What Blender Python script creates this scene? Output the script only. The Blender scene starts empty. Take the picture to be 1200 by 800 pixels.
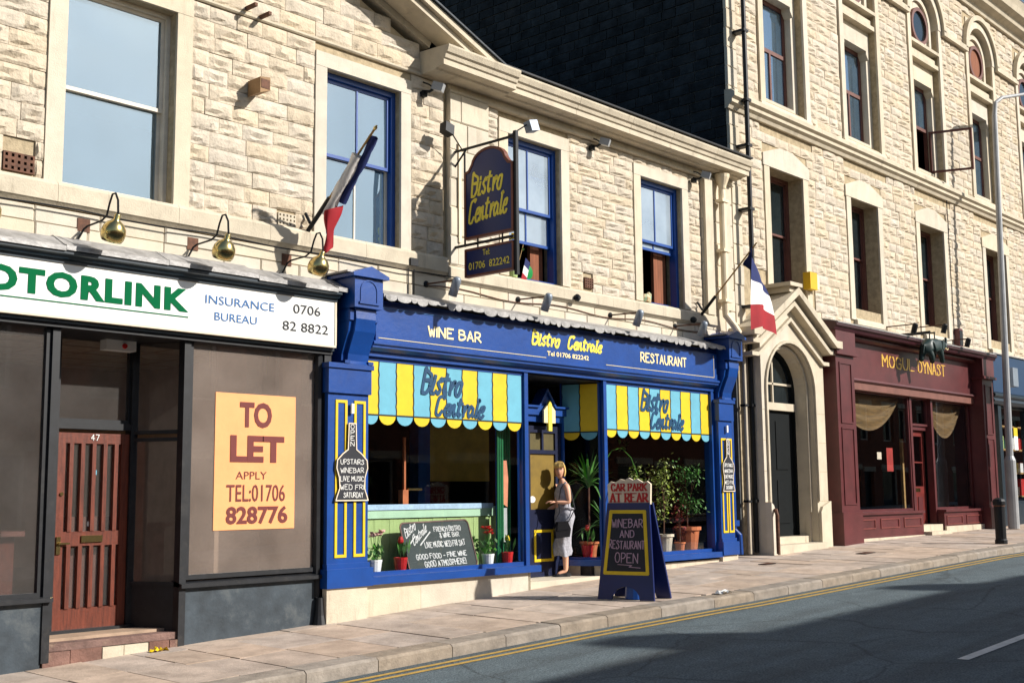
import bpy, math, random
from mathutils import Vector, Matrix, noise
R = math.radians
S = bpy.context.scene
COL = S.collection
random.seed(7)

# ------------------------------------------------------------------ camera
F_PX, YAW, PITCH, ROLL, CAM_Y, CAM_Z = 1412.7, .83347, .12755, -.00994, -11.5, 1.65
cam_d = bpy.data.cameras.new('camera'); cam = bpy.data.objects.new('camera', cam_d); COL.objects.link(cam)
cam_d.sensor_width = 36; cam_d.lens = F_PX / 1200 * 36; cam_d.clip_start = .05; cam_d.clip_end = 500
fw = Vector((math.sin(YAW)*math.cos(PITCH), math.cos(YAW)*math.cos(PITCH), math.sin(PITCH)))
rt = Vector((math.cos(YAW), -math.sin(YAW), 0)); up = rt.cross(fw)
r2 = rt*math.cos(ROLL)+up*math.sin(ROLL); u2 = up*math.cos(ROLL)-rt*math.sin(ROLL)
cam.matrix_world = Matrix(((r2.x, u2.x, -fw.x, 0), (r2.y, u2.y, -fw.y, CAM_Y), (r2.z, u2.z, -fw.z, CAM_Z), (0, 0, 0, 1)))
S.camera = cam
# ------------------------------------------------------------------ world and sun
SUN_AZ, SUN_EL = R(31), R(31)            # azimuth measured from -Y towards +X
wd = bpy.data.worlds.new('World'); S.world = wd; wd.use_nodes = True
nt = wd.node_tree; bg = nt.nodes['Background']
sky = nt.nodes.new('ShaderNodeTexSky'); sky.sky_type = 'NISHITA'; sky.sun_disc = False
sky.sun_elevation = SUN_EL; sky.sun_rotation = math.pi - SUN_AZ; sky.air_density = 1.3; sky.dust_density = 1.5; sky.ozone_density = 3.0
nt.links.new(sky.outputs[0], bg.inputs[0]); bg.inputs[1].default_value = .07
sd = bpy.data.lights.new('sun', 'SUN'); sun = bpy.data.objects.new('sun', sd); COL.objects.link(sun)
sd.energy = 4.5; sd.angle = R(.9); sd.color = (1, .945, .87)
sdir = Vector((math.sin(SUN_AZ)*math.cos(SUN_EL), -math.cos(SUN_AZ)*math.cos(SUN_EL), math.sin(SUN_EL)))
sun.rotation_euler = sdir.to_track_quat('Z', 'Y').to_euler()
sun.location = (10, -12, 20)
vs = S.view_settings; vs.view_transform = 'Standard'; vs.look = 'None'; vs.gamma = 1; vs.exposure = .56
S.render.resolution_x = 1024; S.render.resolution_y = 682

# ------------------------------------------------------------------ ground heights
XS = [-60, -5, 5.78, 9.6, 13, 18, 22, 30, 60, 140]; ZS = [-1.6, -.36, .06, .22, .365, .55, .675, .80, 1.2, 2.2]
def zf(x):
    for i in range(len(XS)-1):
        if x <= XS[i+1]:
            t = (x-XS[i])/(XS[i+1]-XS[i]); return ZS[i]+t*(ZS[i+1]-ZS[i])
    return ZS[-1]
def gz(x, y): return zf(x)+.02*max(y, -3.2)
def road_z(x, y): return zf(x)-.06-.12
KX = [-60, 5, 11, 14, 18, 24, 140]; KY = [-2.2, -2.3, -2.55, -2.82, -3.0, -3.12, -3.3]
def kerb_y(x):
    for i in range(len(KX)-1):
        if x <= KX[i+1]:
            t = (x-KX[i])/(KX[i+1]-KX[i]); return KY[i]+t*(KY[i+1]-KY[i])
    return KY[-1]

# ------------------------------------------------------------------ materials
def lin(c):
    return tuple((v/255/12.92 if v/255 <= .04045 else ((v/255+.055)/1.055)**2.4) for v in c)
MATS = {}
def mat(name, rgb, rough=.6, metal=0, var=.12, scale=4, bump=0, bscale=40, rand=0, dirt=0, dirtcol=(40, 34, 28), dscale=1.2, spec=.4, rgb2=None, stretch=(1, 1, 1), coat=0, dstretch=(1, 1, 1), soot=0):
    if name in MATS: return MATS[name]
    m = bpy.data.materials.new(name); m.use_nodes = True; t = m.node_tree; N = t.nodes; L = t.links
    b = N['Principled BSDF']; b.inputs['Roughness'].default_value = rough; b.inputs['Metallic'].default_value = metal
    b.inputs['Specular IOR Level'].default_value = spec
    if coat: b.inputs['Coat Weight'].default_value = coat; b.inputs['Coat Roughness'].default_value = .15
    c = lin(rgb); geo = N.new('ShaderNodeNewGeometry')
    mp = N.new('ShaderNodeMapping'); mp.inputs['Scale'].default_value = stretch; L.new(geo.outputs['Position'], mp.inputs[0])
    n1 = N.new('ShaderNodeTexNoise'); n1.inputs['Scale'].default_value = scale; n1.inputs['Detail'].default_value = 6; n1.inputs['Roughness'].default_value = .65
    L.new(mp.outputs[0], n1.inputs['Vector'])
    mix = N.new('ShaderNodeMix'); mix.data_type = 'RGBA'
    lo = tuple(v*(1-var*2) for v in c) if rgb2 is None else lin(rgb2); hi = tuple(min(1, v*(1+var*1.2)) for v in c)
    mix.inputs[6].default_value = (*lo, 1); mix.inputs[7].default_value = (*hi, 1)
    ramp = N.new('ShaderNodeMapRange'); ramp.inputs[1].default_value = .32; ramp.inputs[2].default_value = .68
    L.new(n1.outputs[0], ramp.inputs[0]); L.new(ramp.outputs[0], mix.inputs[0])
    out = mix.outputs[2]
    if rand:
        oi = N.new('ShaderNodeObjectInfo'); ad = N.new('ShaderNodeMath'); ad.operation = 'ADD'
        L.new(oi.outputs['Random'], ad.inputs[0]); L.new(geo.outputs['Random Per Island'], ad.inputs[1])
        fr = N.new('ShaderNodeMath'); fr.operation = 'FRACT'; L.new(ad.outputs[0], fr.inputs[0])
        hs = N.new('ShaderNodeHueSaturation')
        mv = N.new('ShaderNodeMapRange'); mv.inputs[3].default_value = 1-rand; mv.inputs[4].default_value = 1+rand*.6
        L.new(fr.outputs[0], mv.inputs[0]); L.new(mv.outputs[0], hs.inputs['Value'])
        f2 = N.new('ShaderNodeMath'); f2.operation = 'MULTIPLY'; f2.inputs[1].default_value = 7.13; L.new(fr.outputs[0], f2.inputs[0])
        f3 = N.new('ShaderNodeMath'); f3.operation = 'FRACT'; L.new(f2.outputs[0], f3.inputs[0])
        ms = N.new('ShaderNodeMapRange'); ms.inputs[3].default_value = .82; ms.inputs[4].default_value = 1.18
        L.new(f3.outputs[0], ms.inputs[0]); L.new(ms.outputs[0], hs.inputs['Saturation'])
        L.new(out, hs.inputs['Color']); out = hs.outputs[0]
    if dirt:
        n2 = N.new('ShaderNodeTexNoise'); n2.inputs['Scale'].default_value = dscale; n2.inputs['Detail'].default_value = 8; n2.inputs['Roughness'].default_value = .72
        mp2 = N.new('ShaderNodeMapping'); mp2.inputs['Scale'].default_value = dstretch; L.new(geo.outputs['Position'], mp2.inputs[0]); L.new(mp2.outputs[0], n2.inputs['Vector'])
        mr = N.new('ShaderNodeMapRange'); mr.inputs[1].default_value = .56; mr.inputs[2].default_value = .74; mr.inputs[4].default_value = dirt
        L.new(n2.outputs[0], mr.inputs[0])
        mx = N.new('ShaderNodeMix'); mx.data_type = 'RGBA'; mx.inputs[7].default_value = (*lin(dirtcol), 1)
        L.new(mr.outputs[0], mx.inputs[0]); L.new(out, mx.inputs[6]); out = mx.outputs[2]
    if soot:     # blackened pits and old soot patches
        n5 = N.new('ShaderNodeTexNoise'); n5.inputs['Scale'].default_value = 6.5; n5.inputs['Detail'].default_value = 7; n5.inputs['Roughness'].default_value = .7
        mp5 = N.new('ShaderNodeMapping'); mp5.inputs['Location'].default_value = (13, 5, 3); mp5.inputs['Scale'].default_value = (1, 1, 1.7); L.new(geo.outputs['Position'], mp5.inputs[0]); L.new(mp5.outputs[0], n5.inputs['Vector'])
        n6 = N.new('ShaderNodeTexNoise'); n6.inputs['Scale'].default_value = .45; L.new(geo.outputs['Position'], n6.inputs['Vector'])
        r5 = N.new('ShaderNodeMapRange'); r5.inputs[1].default_value = .58; r5.inputs[2].default_value = .70; r5.inputs[4].default_value = soot; L.new(n5.outputs[0], r5.inputs[0])
        r6 = N.new('ShaderNodeMapRange'); r6.inputs[1].default_value = .38; r6.inputs[2].default_value = .62; L.new(n6.outputs[0], r6.inputs[0])
        mu = N.new('ShaderNodeMath'); mu.operation = 'MULTIPLY'; L.new(r5.outputs[0], mu.inputs[0]); L.new(r6.outputs[0], mu.inputs[1])
        m5 = N.new('ShaderNodeMix'); m5.data_type = 'RGBA'; m5.inputs[7].default_value = (*lin((66, 58, 48)), 1); L.new(mu.outputs[0], m5.inputs[0]); L.new(out, m5.inputs[6]); out = m5.outputs[2]
    L.new(out, b.inputs['Base Color'])
    if bump:
        n3 = N.new('ShaderNodeTexNoise'); n3.inputs['Scale'].default_value = bscale; n3.inputs['Detail'].default_value = 6; n3.inputs['Roughness'].default_value = .6
        L.new(geo.outputs['Position'], n3.inputs['Vector'])
        bp = N.new('ShaderNodeBump'); bp.inputs['Strength'].default_value = min(1, bump); bp.inputs['Distance'].default_value = .02*max(1, bump)
        L.new(n3.outputs[0], bp.inputs['Height']); L.new(bp.outputs[0], b.inputs['Normal'])
    MATS[name] = m; return m
def glass(name, ior=1.5, dust_or_sky=0, dust_or_sky_col=(140, 130, 120), tint=(1, 1, 1), base_gloss=0, rough=.0, wob=.0, gtint=(.95, .97, 1)):
    m = bpy.data.materials.new(name); m.use_nodes = True; t = m.node_tree; N = t.nodes; L = t.links
    N.remove(N['Principled BSDF']); o = N['Material Output']
    tr = N.new('ShaderNodeBsdfTransparent'); tr.inputs[0].default_value = (*tint, 1)
    gl = N.new('ShaderNodeBsdfGlossy'); gl.inputs['Roughness'].default_value = rough; gl.inputs[0].default_value = (*gtint, 1)
    fr = N.new('ShaderNodeFresnel'); gb_ = N.new('ShaderNodeNewGeometry'); im = N.new('ShaderNodeMapRange')   # same reflectance from both faces of a pane
    im.inputs[3].default_value = ior; im.inputs[4].default_value = 1/ior; L.new(gb_.outputs['Backfacing'], im.inputs[0]); L.new(im.outputs[0], fr.inputs[0])
    if wob:
        geo = N.new('ShaderNodeNewGeometry'); n3 = N.new('ShaderNodeTexNoise'); n3.inputs['Scale'].default_value = 1.1; n3.inputs['Detail'].default_value = 1
        L.new(geo.outputs['Position'], n3.inputs['Vector']); bp = N.new('ShaderNodeBump'); bp.inputs['Strength'].default_value = wob; bp.inputs['Distance'].default_value = .02
        L.new(n3.outputs[0], bp.inputs['Height']); L.new(bp.outputs[0], gl.inputs['Normal'])
    ad = N.new('ShaderNodeMath'); ad.operation = 'ADD'; ad.use_clamp = True; ad.inputs[1].default_value = base_gloss; L.new(fr.outputs[0], ad.inputs[0])
    mx = N.new('ShaderNodeMixShader'); L.new(ad.outputs[0], mx.inputs[0])
    src = tr
    if dust_or_sky:
        df = N.new('ShaderNodeBsdfDiffuse'); df.inputs[0].default_value = (*lin(dust_or_sky_col), 1)
        geo2 = N.new('ShaderNodeNewGeometry'); n4 = N.new('ShaderNodeTexNoise'); n4.inputs['Scale'].default_value = 1.6; n4.inputs['Detail'].default_value = 4
        L.new(geo2.outputs['Position'], n4.inputs['Vector'])
        mr = N.new('ShaderNodeMapRange'); mr.inputs[1].default_value = .3; mr.inputs[2].default_value = .7; mr.inputs[3].default_value = dust_or_sky*.7; mr.inputs[4].default_value = min(1, dust_or_sky*1.25)
        L.new(n4.outputs[0], mr.inputs[0])
        m2 = N.new('ShaderNodeMixShader'); L.new(mr.outputs[0], m2.inputs[0]); L.new(tr.outputs[0], m2.inputs[1]); L.new(df.outputs[0], m2.inputs[2]); src = m2
    L.new(src.outputs[0], mx.inputs[1]); L.new(gl.outputs[0], mx.inputs[2]); L.new(mx.outputs[0], o.inputs[0])
    return m

M_rock = mat('rockfaced_gritstone', (200, 187, 167), .92, var=.10, scale=5, bump=.7, bscale=28, rand=.08, dirt=.40, dirtcol=(140, 118, 88), dscale=3.4, spec=.15, soot=.7)
M_ash = mat('dressed_sandstone', (203, 193, 174), .85, var=.06, scale=3, bump=.3, bscale=60, rand=.07, dirt=.38, dirtcol=(120, 102, 78), dscale=2.6, dstretch=(2.2, 2.2, .35), spec=.2)
M_cap = mat('moulded_sandstone', (198, 187, 166), .85, var=.08, scale=3, bump=.35, bscale=50, dirt=.5, dirtcol=(84, 70, 54), dscale=2.4, dstretch=(2.4, 1, .5), spec=.2)
M_mort = mat('lime_mortar', (176, 160, 132), .95, var=.15, scale=9, bump=.5, spec=.1)
M_soot = mat('soot_blackened_stone', (46, 52, 56), .9, var=.3, scale=3, bump=.8, bscale=25, rand=.3, dirt=.6, dirtcol=(66, 64, 60), dscale=.7, spec=.2)
M_sootm = mat('sooty_mortar', (96, 98, 98), .95, var=.2, scale=6, spec=.1)
M_slate = mat('roof_slate', (44, 52, 60), .6, var=.2, scale=6, bump=.3, rand=.2, spec=.4)
M_blue = mat('royal_blue_gloss_paint', (10, 64, 138), .36, var=.09, scale=2.5, bump=.12, bscale=16, spec=.5, dirt=.3, dirtcol=(24, 38, 76), dscale=3.5, dstretch=(1, 1, .5))
M_blue2 = mat('navy_sign_paint', (22, 36, 92), .32, var=.06, spec=.5)
M_winblue = mat('blue_window_paint', (18, 70, 146), .35, var=.06, spec=.5)
M_yel = mat('yellow_gloss_paint', (220, 188, 30), .45, var=.05, spec=.4)
M_cyan = mat('pale_blue_paint', (98, 168, 190), .55, var=.05)
M_black = mat('black_paint_line', (16, 20, 24), .5, var=.1)
M_cream = mat('cream_letter_paint', (244, 226, 172), .5, var=.04)
M_lettyel = mat('yellow_letter_paint', (244, 224, 80), .5, var=.04)
M_white = mat('white_sign_plastic', (232, 232, 228), .4, var=.015, scale=1.5, spec=.4)
M_green = mat('green_letter_vinyl', (0, 96, 56), .8, var=.02, spec=.1)
M_lblue = mat('blue_letter_vinyl', (44, 100, 158), .4, var=.02)
M_dblk = mat('black_letter_vinyl', (30, 32, 36), .4, var=.02)
M_navy = mat('dark_green_blue_paint', (22, 40, 52), .4, var=.15, scale=5, spec=.4, dirt=.4, dirtcol=(62, 72, 74), dscale=4)
M_dkwood = mat('black_painted_timber', (28, 30, 34), .5, var=.2, scale=8, dirt=.3, dirtcol=(84, 80, 74), dscale=5)
M_door = mat('varnished_red_brown_timber', (104, 48, 31), .42, var=.25, scale=6, stretch=(6, 6, .7), bump=.1, spec=.5)
M_slateriser = mat('dark_slate_riser', (58, 68, 76), .55, var=.25, scale=3, bump=.2, bscale=12, dirt=.5, dirtcol=(104, 104, 98), dscale=1.5)
M_step = mat('red_brown_step_stone', (122, 92, 82), .85, var=.2, scale=6, bump=.5, rand=.15, dirt=.4, dirtcol=(170, 150, 124), dscale=5)
M_lead = mat('lead_flashing', (160, 158, 156), .5, metal=.2, var=.2, scale=7, bump=.4, bscale=14, dirt=.35, dirtcol=(84, 84, 86), dscale=4)
M_maroon = mat('maroon_gloss_paint', (88, 38, 40), .4, var=.14, scale=2.5, bump=.05, spec=.5, dirt=.2, dirtcol=(80, 40, 40))
M_mar2 = mat('brown_timber_paint', (120, 78, 68), .5, var=.12, scale=4)
M_gold = mat('gold_leaf_letters', (232, 186, 84), .35, metal=.3, var=.06)
M_brass = mat('polished_brass', (206, 184, 124), .22, metal=1, var=.08, scale=3)
M_iron = mat('black_iron', (26, 28, 32), .5, metal=.3, var=.2)
M_rust = mat('rusty_brown_iron', (96, 62, 44), .7, metal=.2, var=.3, scale=12)
M_grey = mat('galvanised_grey_metal', (158, 160, 162), .55, metal=.2, var=.08, scale=3)
M_lampgrey = mat('grey_lamp_housing', (136, 146, 158), .4, metal=.3, var=.08)
M_pipe = mat('cream_pipe_paint', (226, 210, 180), .5, var=.08, scale=4, dirt=.25, dirtcol=(150, 120, 84), dscale=4)
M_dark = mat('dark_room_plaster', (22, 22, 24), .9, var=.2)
M_roomgrey = mat('office_plaster', (196, 178, 162), .9, var=.1)
M_ceil = mat('office_ceiling_tile', (206, 196, 182), .9, var=.05)
M_pave = mat('york_stone_paving', (184, 167, 152), .88, var=.14, scale=3, bump=.35, bscale=30, rand=.1, dirt=.5, dirtcol=(104, 92, 80), dscale=1.8, spec=.2)
M_pavej = mat('paving_joint_sand', (84, 74, 64), .95, var=.2, scale=10)
M_kerb = mat('kerb_gritstone', (150, 139, 126), .88, var=.16, scale=5, bump=.4, rand=.08, dirt=.4, dirtcol=(88, 80, 72), dscale=2.6, spec=.2)
M_yline = mat('worn_yellow_road_paint', (184, 150, 74), .7, var=.15, scale=14, dirt=.5, dirtcol=(112, 104, 84), dscale=9)
M_wline = mat('white_road_paint', (206, 206, 202), .7, var=.1, scale=10, dirt=.4, dirtcol=(110, 112, 112), dscale=8)
M_skin = mat('skin', (226, 172, 142), .5, var=.04)
M_hair = mat('blonde_hair', (226, 190, 112), .5, var=.2, scale=30, stretch=(1, 1, .3))
M_dress = mat('pale_grey_dress_cloth', (172, 172, 180), .9, var=.16, scale=26, bump=1, bscale=14, dirt=.25, dirtcol=(120, 124, 140), dscale=11)
M_leather = mat('black_leather', (22, 22, 26), .35, var=.15, spec=.5)
M_leaf = mat('green_leaf', (84, 138, 60), .55, var=.3, scale=9, rand=.3)
M_leaf2 = mat('yellow_green_leaf', (168, 184, 96), .55, var=.3, scale=9, rand=.35)
M_terra = mat('terracotta', (186, 108, 66), .8, var=.12, scale=6)
M_red = mat('red_petal', (196, 34, 30), .5, var=.15)
M_pink = mat('pale_pink_petal', (236, 190, 176), .6, var=.12)
M_potwhite = mat('white_glazed_pot', (230, 230, 226), .3, var=.03)
M_redpot = mat('red_patterned_pot', (180, 30, 30), .4, var=.1)
M_gingham = mat('blue_check_cloth', (176, 204, 226), .8, var=.1, scale=14)
M_palegreen = mat('pale_green_painted_boards', (166, 190, 122), .6, var=.1, scale=8, stretch=(8, 8, .5))
M_palegreen2 = mat('pale_mint_paint', (176, 212, 178), .6, var=.06)
M_curt = mat('green_curtain_cloth', (26, 116, 68), .8, var=.25, scale=20, stretch=(3, 3, .1))
M_bluecol = mat('blue_interior_paint', (40, 96, 170), .7, var=.1)
M_yelwall = mat('mustard_interior_paint', (226, 196, 96), .8, var=.1)
M_redpanel = mat('red_interior_screen', (168, 48, 38), .7, var=.15)  # plain matt red for the interior screen and a notice
M_chalk = mat('white_chalk', (224, 224, 220), .9, var=.1, scale=60)
M_cboard = mat('dark_green_chalkboard', (52, 62, 60), .7, var=.12, scale=5)
M_cblack = mat('blackboard', (30, 32, 40), .65, var=.15, scale=6)
M_orange = mat('orange_fluorescent_paper', (242, 166, 108), .7, var=.04, scale=2.5, bump=.3, bscale=5)
M_brownink = mat('brown_poster_ink', (110, 48, 44), .7, var=.05)
M_frwhite = mat('flag_white_cloth', (232, 228, 224), .8, var=.04)
M_frblue = mat('flag_navy_cloth', (24, 38, 92), .8, var=.08)
M_frred = mat('flag_red_cloth', (150, 20, 32), .8, var=.06)
M_wood = mat('pale_pole_wood', (176, 140, 84), .6, var=.15, scale=10)
M_drape = mat('golden_drape_cloth', (112, 86, 44), .8, var=.3, scale=9, stretch=(.3, .3, 6))
M_signred = mat('red_sign_letters', (186, 38, 38), .5, var=.03)
M_signcream = mat('cream_sign_board', (222, 208, 184), .6, var=.05)
M_brownwin = mat('brown_window_paint', (104, 64, 56), .5, var=.12)
M_winwhite = mat('off_white_window_paint', (214, 204, 188), .5, var=.08)
M_curtain = mat('brown_curtain_cloth', (136, 82, 56), .85, var=.25, scale=16, stretch=(3, 3, .1))
M_net = mat('white_net_curtain', (214, 220, 226), .9, var=.06, scale=12, stretch=(4, 4, .2))
M_alarm = mat('yellow_alarm_box', (216, 172, 30), .45, var=.04)
M_bluefas = mat('mid_blue_fascia', (18, 54, 88), .45, var=.05)
M_brick = mat('opposite_red_brick', (140, 86, 66), .9, var=.2, scale=8, bump=.4)
G_clear = glass('clear_shop_glass', 1.36, tint=(.96, .97, .98))
G_dusty = glass('dusty_shop_glass', 1.5, dust_or_sky=.24, dust_or_sky_col=(176, 162, 152), tint=(.96, .93, .9), base_gloss=.02)
G_dusty2 = glass('lightly_dusty_glass', 1.5, dust_or_sky=.11, dust_or_sky_col=(140, 136, 132), tint=(.9, .9, .9))
G_up = glass('old_sash_glass', 1.5, dust_or_sky=.22, dust_or_sky_col=(120, 150, 176), tint=(.6, .7, .78), base_gloss=.24, wob=.5, gtint=(.72, .88, 1))  # blue diffuse film and gloss tint paint reflected sky into the panes
G_net = glass('sash_glass_before_net_curtain', 1.5, dust_or_sky=.5, dust_or_sky_col=(190, 204, 216), tint=(.8, .85, .9), base_gloss=.10, wob=.5, gtint=(.8, .9, 1))
G_updark = glass('dull_sash_glass', 1.5, dust_or_sky=.2, dust_or_sky_col=(70, 84, 90), tint=(.3, .34, .36), base_gloss=.03, wob=.4, gtint=(.8, .9, 1))

# ------------------------------------------------------------------ builders
ORI = {}
class MB:
    def __init__(s): s.v = []; s.f = []; s.mi = []; s.cm = 0
    def add(s, vs_, fs):
        o = len(s.v); s.v += [tuple(p) for p in vs_]
        for f in fs: s.f.append(tuple(i+o for i in f)); s.mi.append(s.cm)
        return s
    def box(s, x0, x1, y0, y1, z0, z1):
        return s.add([(x0, y0, z0), (x1, y0, z0), (x1, y1, z0), (x0, y1, z0), (x0, y0, z1), (x1, y0, z1), (x1, y1, z1), (x0, y1, z1)],
                     [(0, 3, 2, 1), (4, 5, 6, 7), (0, 1, 5, 4), (1, 2, 6, 5), (2, 3, 7, 6), (3, 0, 4, 7)])
    def bar(s, a, b, w, h=None, upv=(0, 0, 1)):      # square bar between two points
        h = h or w; a = Vector(a); b = Vector(b); d = (b-a).normalized(); u = Vector(upv)
        if abs(d.dot(u)) > .95: u = Vector((0, 1, 0))
        r = d.cross(u).normalized()*w/2; u = r.cross(d).normalized()*h/2
        p = [a-r-u, a+r-u, a+r+u, a-r+u, b-r-u, b+r-u, b+r+u, b-r+u]
        return s.add(p, [(0, 1, 2, 3), (7, 6, 5, 4), (0, 4, 5, 1), (1, 5, 6, 2), (2, 6, 7, 3), (3, 7, 4, 0)])
    def tube(s, pts, r, n=8, cap=True):
        pts = [Vector(p) for p in pts]; rr = r if isinstance(r, (list, tuple)) else [r]*len(pts)
        o = len(s.v); prev = None
        for i, p in enumerate(pts):
            d = (pts[min(i+1, len(pts)-1)]-pts[max(i-1, 0)]).normalized()
            if prev is None:
                a = Vector((0, 0, 1)) if abs(d.z) < .9 else Vector((1, 0, 0)); x = d.cross(a).normalized()
            else: x = (prev-d*prev.dot(d)).normalized()
            prev = x; y = d.cross(x)
            for k in range(n):
                t = 2*math.pi*k/n; s.v.append(tuple(p+(x*math.cos(t)+y*math.sin(t))*rr[i]))
        for i in range(len(pts)-1):
            for k in range(n):
                a = o+i*n+k; b = o+i*n+(k+1) % n; s.f.append((a, b, b+n, a+n)); s.mi.append(s.cm)
        if cap:
            s.f.append(tuple(o+k for k in range(n))[::-1]); s.mi.append(s.cm)
            e = o+(len(pts)-1)*n; s.f.append(tuple(e+k for k in range(n))); s.mi.append(s.cm)
        return s
    def lathe(s, c, prof, n=16, ax=None):
        c = Vector(c); o = len(s.v); q = Matrix.Identity(3) if ax is None else Vector(ax).to_track_quat('Z', 'Y').to_matrix()
        for r, z in prof:
            for k in range(n):
                t = 2*math.pi*k/n; s.v.append(tuple(c+q @ Vector((r*math.cos(t), r*math.sin(t), z))))
        for i in range(len(prof)-1):
            for k in range(n):
                a = o+i*n+k; b = o+i*n+(k+1) % n; s.f.append((a, b, b+n, a+n)); s.mi.append(s.cm)
        s.f.append(tuple(o+k for k in range(n))[::-1]); s.mi.append(s.cm)
        e = o+(len(prof)-1)*n; s.f.append(tuple(e+k for k in range(n))); s.mi.append(s.cm)
        return s
    def prism(s, poly, fn, d0, d1):                  # 2-D polygon (u,v) pushed from depth d0 to d1 through fn(u,v,d)
        n = len(poly); s.add([fn(u, v, d0) for u, v in poly]+[fn(u, v, d1) for u, v in poly],
                             [tuple(range(n)), tuple(range(2*n-1, n-1, -1))]+[(i, i+n, (i+1) % n+n, (i+1) % n) for i in range(n)]); return s
    def build(s, name, m, parent=None, origin=None, smooth=False, sharp=False):
        o = Vector(ORI[parent.name]) if parent is not None else Vector(origin or (0, 0, 0))
        me = bpy.data.meshes.new(name); me.from_pydata([tuple(Vector(p)-o) for p in s.v], [], s.f)
        ms = m if isinstance(m, (list, tuple)) else [m]
        for q in ms: me.materials.append(q)
        if len(ms) > 1:
            for p, k in zip(me.polygons, s.mi): p.material_index = k
        if smooth:
            for p in me.polygons: p.use_smooth = True
        me.update()
        ob = bpy.data.objects.new(name, me); COL.objects.link(ob); ORI[ob.name] = tuple(o)
        if parent is None: ob.location = o
        else: ob.parent = parent
        return ob
FX = lambda y0: (lambda u, v, d: (u, y0+d, v))       # frame of a wall that faces -Y
def tag(o, label=None, cat=None, group=None, kind=None):
    if label: o['label'] = label
    if cat: o['category'] = cat
    if group: o['group'] = group
    if kind: o['kind'] = kind
    return o
def thing(name, label, cat, loc, group=None):
    e = bpy.data.objects.new(name, None); COL.objects.link(e); e.location = loc; ORI[e.name] = tuple(loc); e.empty_display_size = .2
    return tag(e, label, cat, group)
def copy_tree(o, parent=None):
    c = o.copy(); COL.objects.link(c); ORI[c.name] = ORI.get(o.name, (0, 0, 0))
    if parent: c.parent = parent
    for ch in list(o.children): copy_tree(ch, c)
    return c
def B(name, m, parent, *boxes):
    b = MB()
    for q in boxes: b.box(*q)
    return b.build(name, m, parent)

# ---- stroke lettering
def digits(s): return [(int(s[i]), int(s[i+1])) for i in range(0, len(s)-1, 2)]
GL = dict(A='003960|1353', B='0009|~093958563505|~053564623000', C='~67583918050411305062', D='0009|~0939586563513000', E='6000|0009|0969|0545',
  F='0009|0969|0545', G='~67583918050411305062|6264|6434', H='0009|6069|0565', I='0009', J='4942|~42301001', K='0009|0469|2560', L='090050', M='0009346960', N='00096069',
  O='~3918050411305164655839', P='0009|~093958563404', R='0009|~093958563404|2460', S='~67583918172645536251301002', T='0969|3930',
  U='0903|~031120405163|6369', V='093069', W='0920365069', Y='093569|3530', Z='09690060')
GL.update({'0': GL['O'], '1': '1839|3930', '2': '~071839586644|4400|0060', '3': '~07183958674635|~35646251301002', '4': '404903|0363', '5': '6909|0905|~0555646251301002',
  '6': '~583918050211305153452503', '7': '096920', '8': '~39181635565839|~35141130515435', '&': '~60273958451311305063', '!': '0903|0100', '-': '1454', ':': '0605|0302'})
SC = dict(B=('~1001 0919|~0938575515|~155553523000', 7), i=('~150100 20|1716', 3), s=('~4536251432312001', 5), t=('~28122031|0646', 5), r=('1510|~1223354544', 5),
  o=('~2514021030434525', 6), C=('~58694918040110304152', 7), e=('~0333452514021030 41', 5), n=('1500|~022435 3140 51', 6), a=('~44251402103142|4441 50', 6), l=('~18382811 20 31', 4))
def smoothpts(p, n=5):
    if len(p) < 3: return p
    out = []
    for i in range(len(p)-1):
        a, b, c, d = p[max(i-1, 0)], p[i], p[i+1], p[min(i+2, len(p)-1)]
        for k in range(n):
            t = k/n; q = []
            for j in (0, 1): q.append(.5*(2*b[j]+(c[j]-a[j])*t+(2*a[j]-5*b[j]+4*c[j]-d[j])*t*t+(3*b[j]-a[j]-3*c[j]+d[j])*t**3))
            out.append(tuple(q))
    return out+[p[-1]]
def strokes(code):
    res = []
    for part in code.replace(' ', '').split('|'):
        sm = part.startswith('~'); p = digits(part.lstrip('~'))
        if p: res.append(smoothpts(p) if sm else p)
    return res
def ribbon(mb, pts, w, fn, lift=0, wfun=None, caps=True):
    V2 = [Vector(p) for p in pts]
    for i in range(len(V2)-1):
        a, b = V2[i], V2[i+1]; d = b-a
        if d.length < 1e-6: continue
        d.normalize(); n = Vector((-d.y, d.x)); wa = w*(wfun(d) if wfun else 1)/2; e = d*wa*.6
        q = [a-n*wa-e, b-n*wa+e, b+n*wa+e, a+n*wa-e]; o = lift+.0003*(i % 5)
        mb.prism([tuple(k) for k in q], fn, -o-.003, 0)
    return mb
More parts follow.
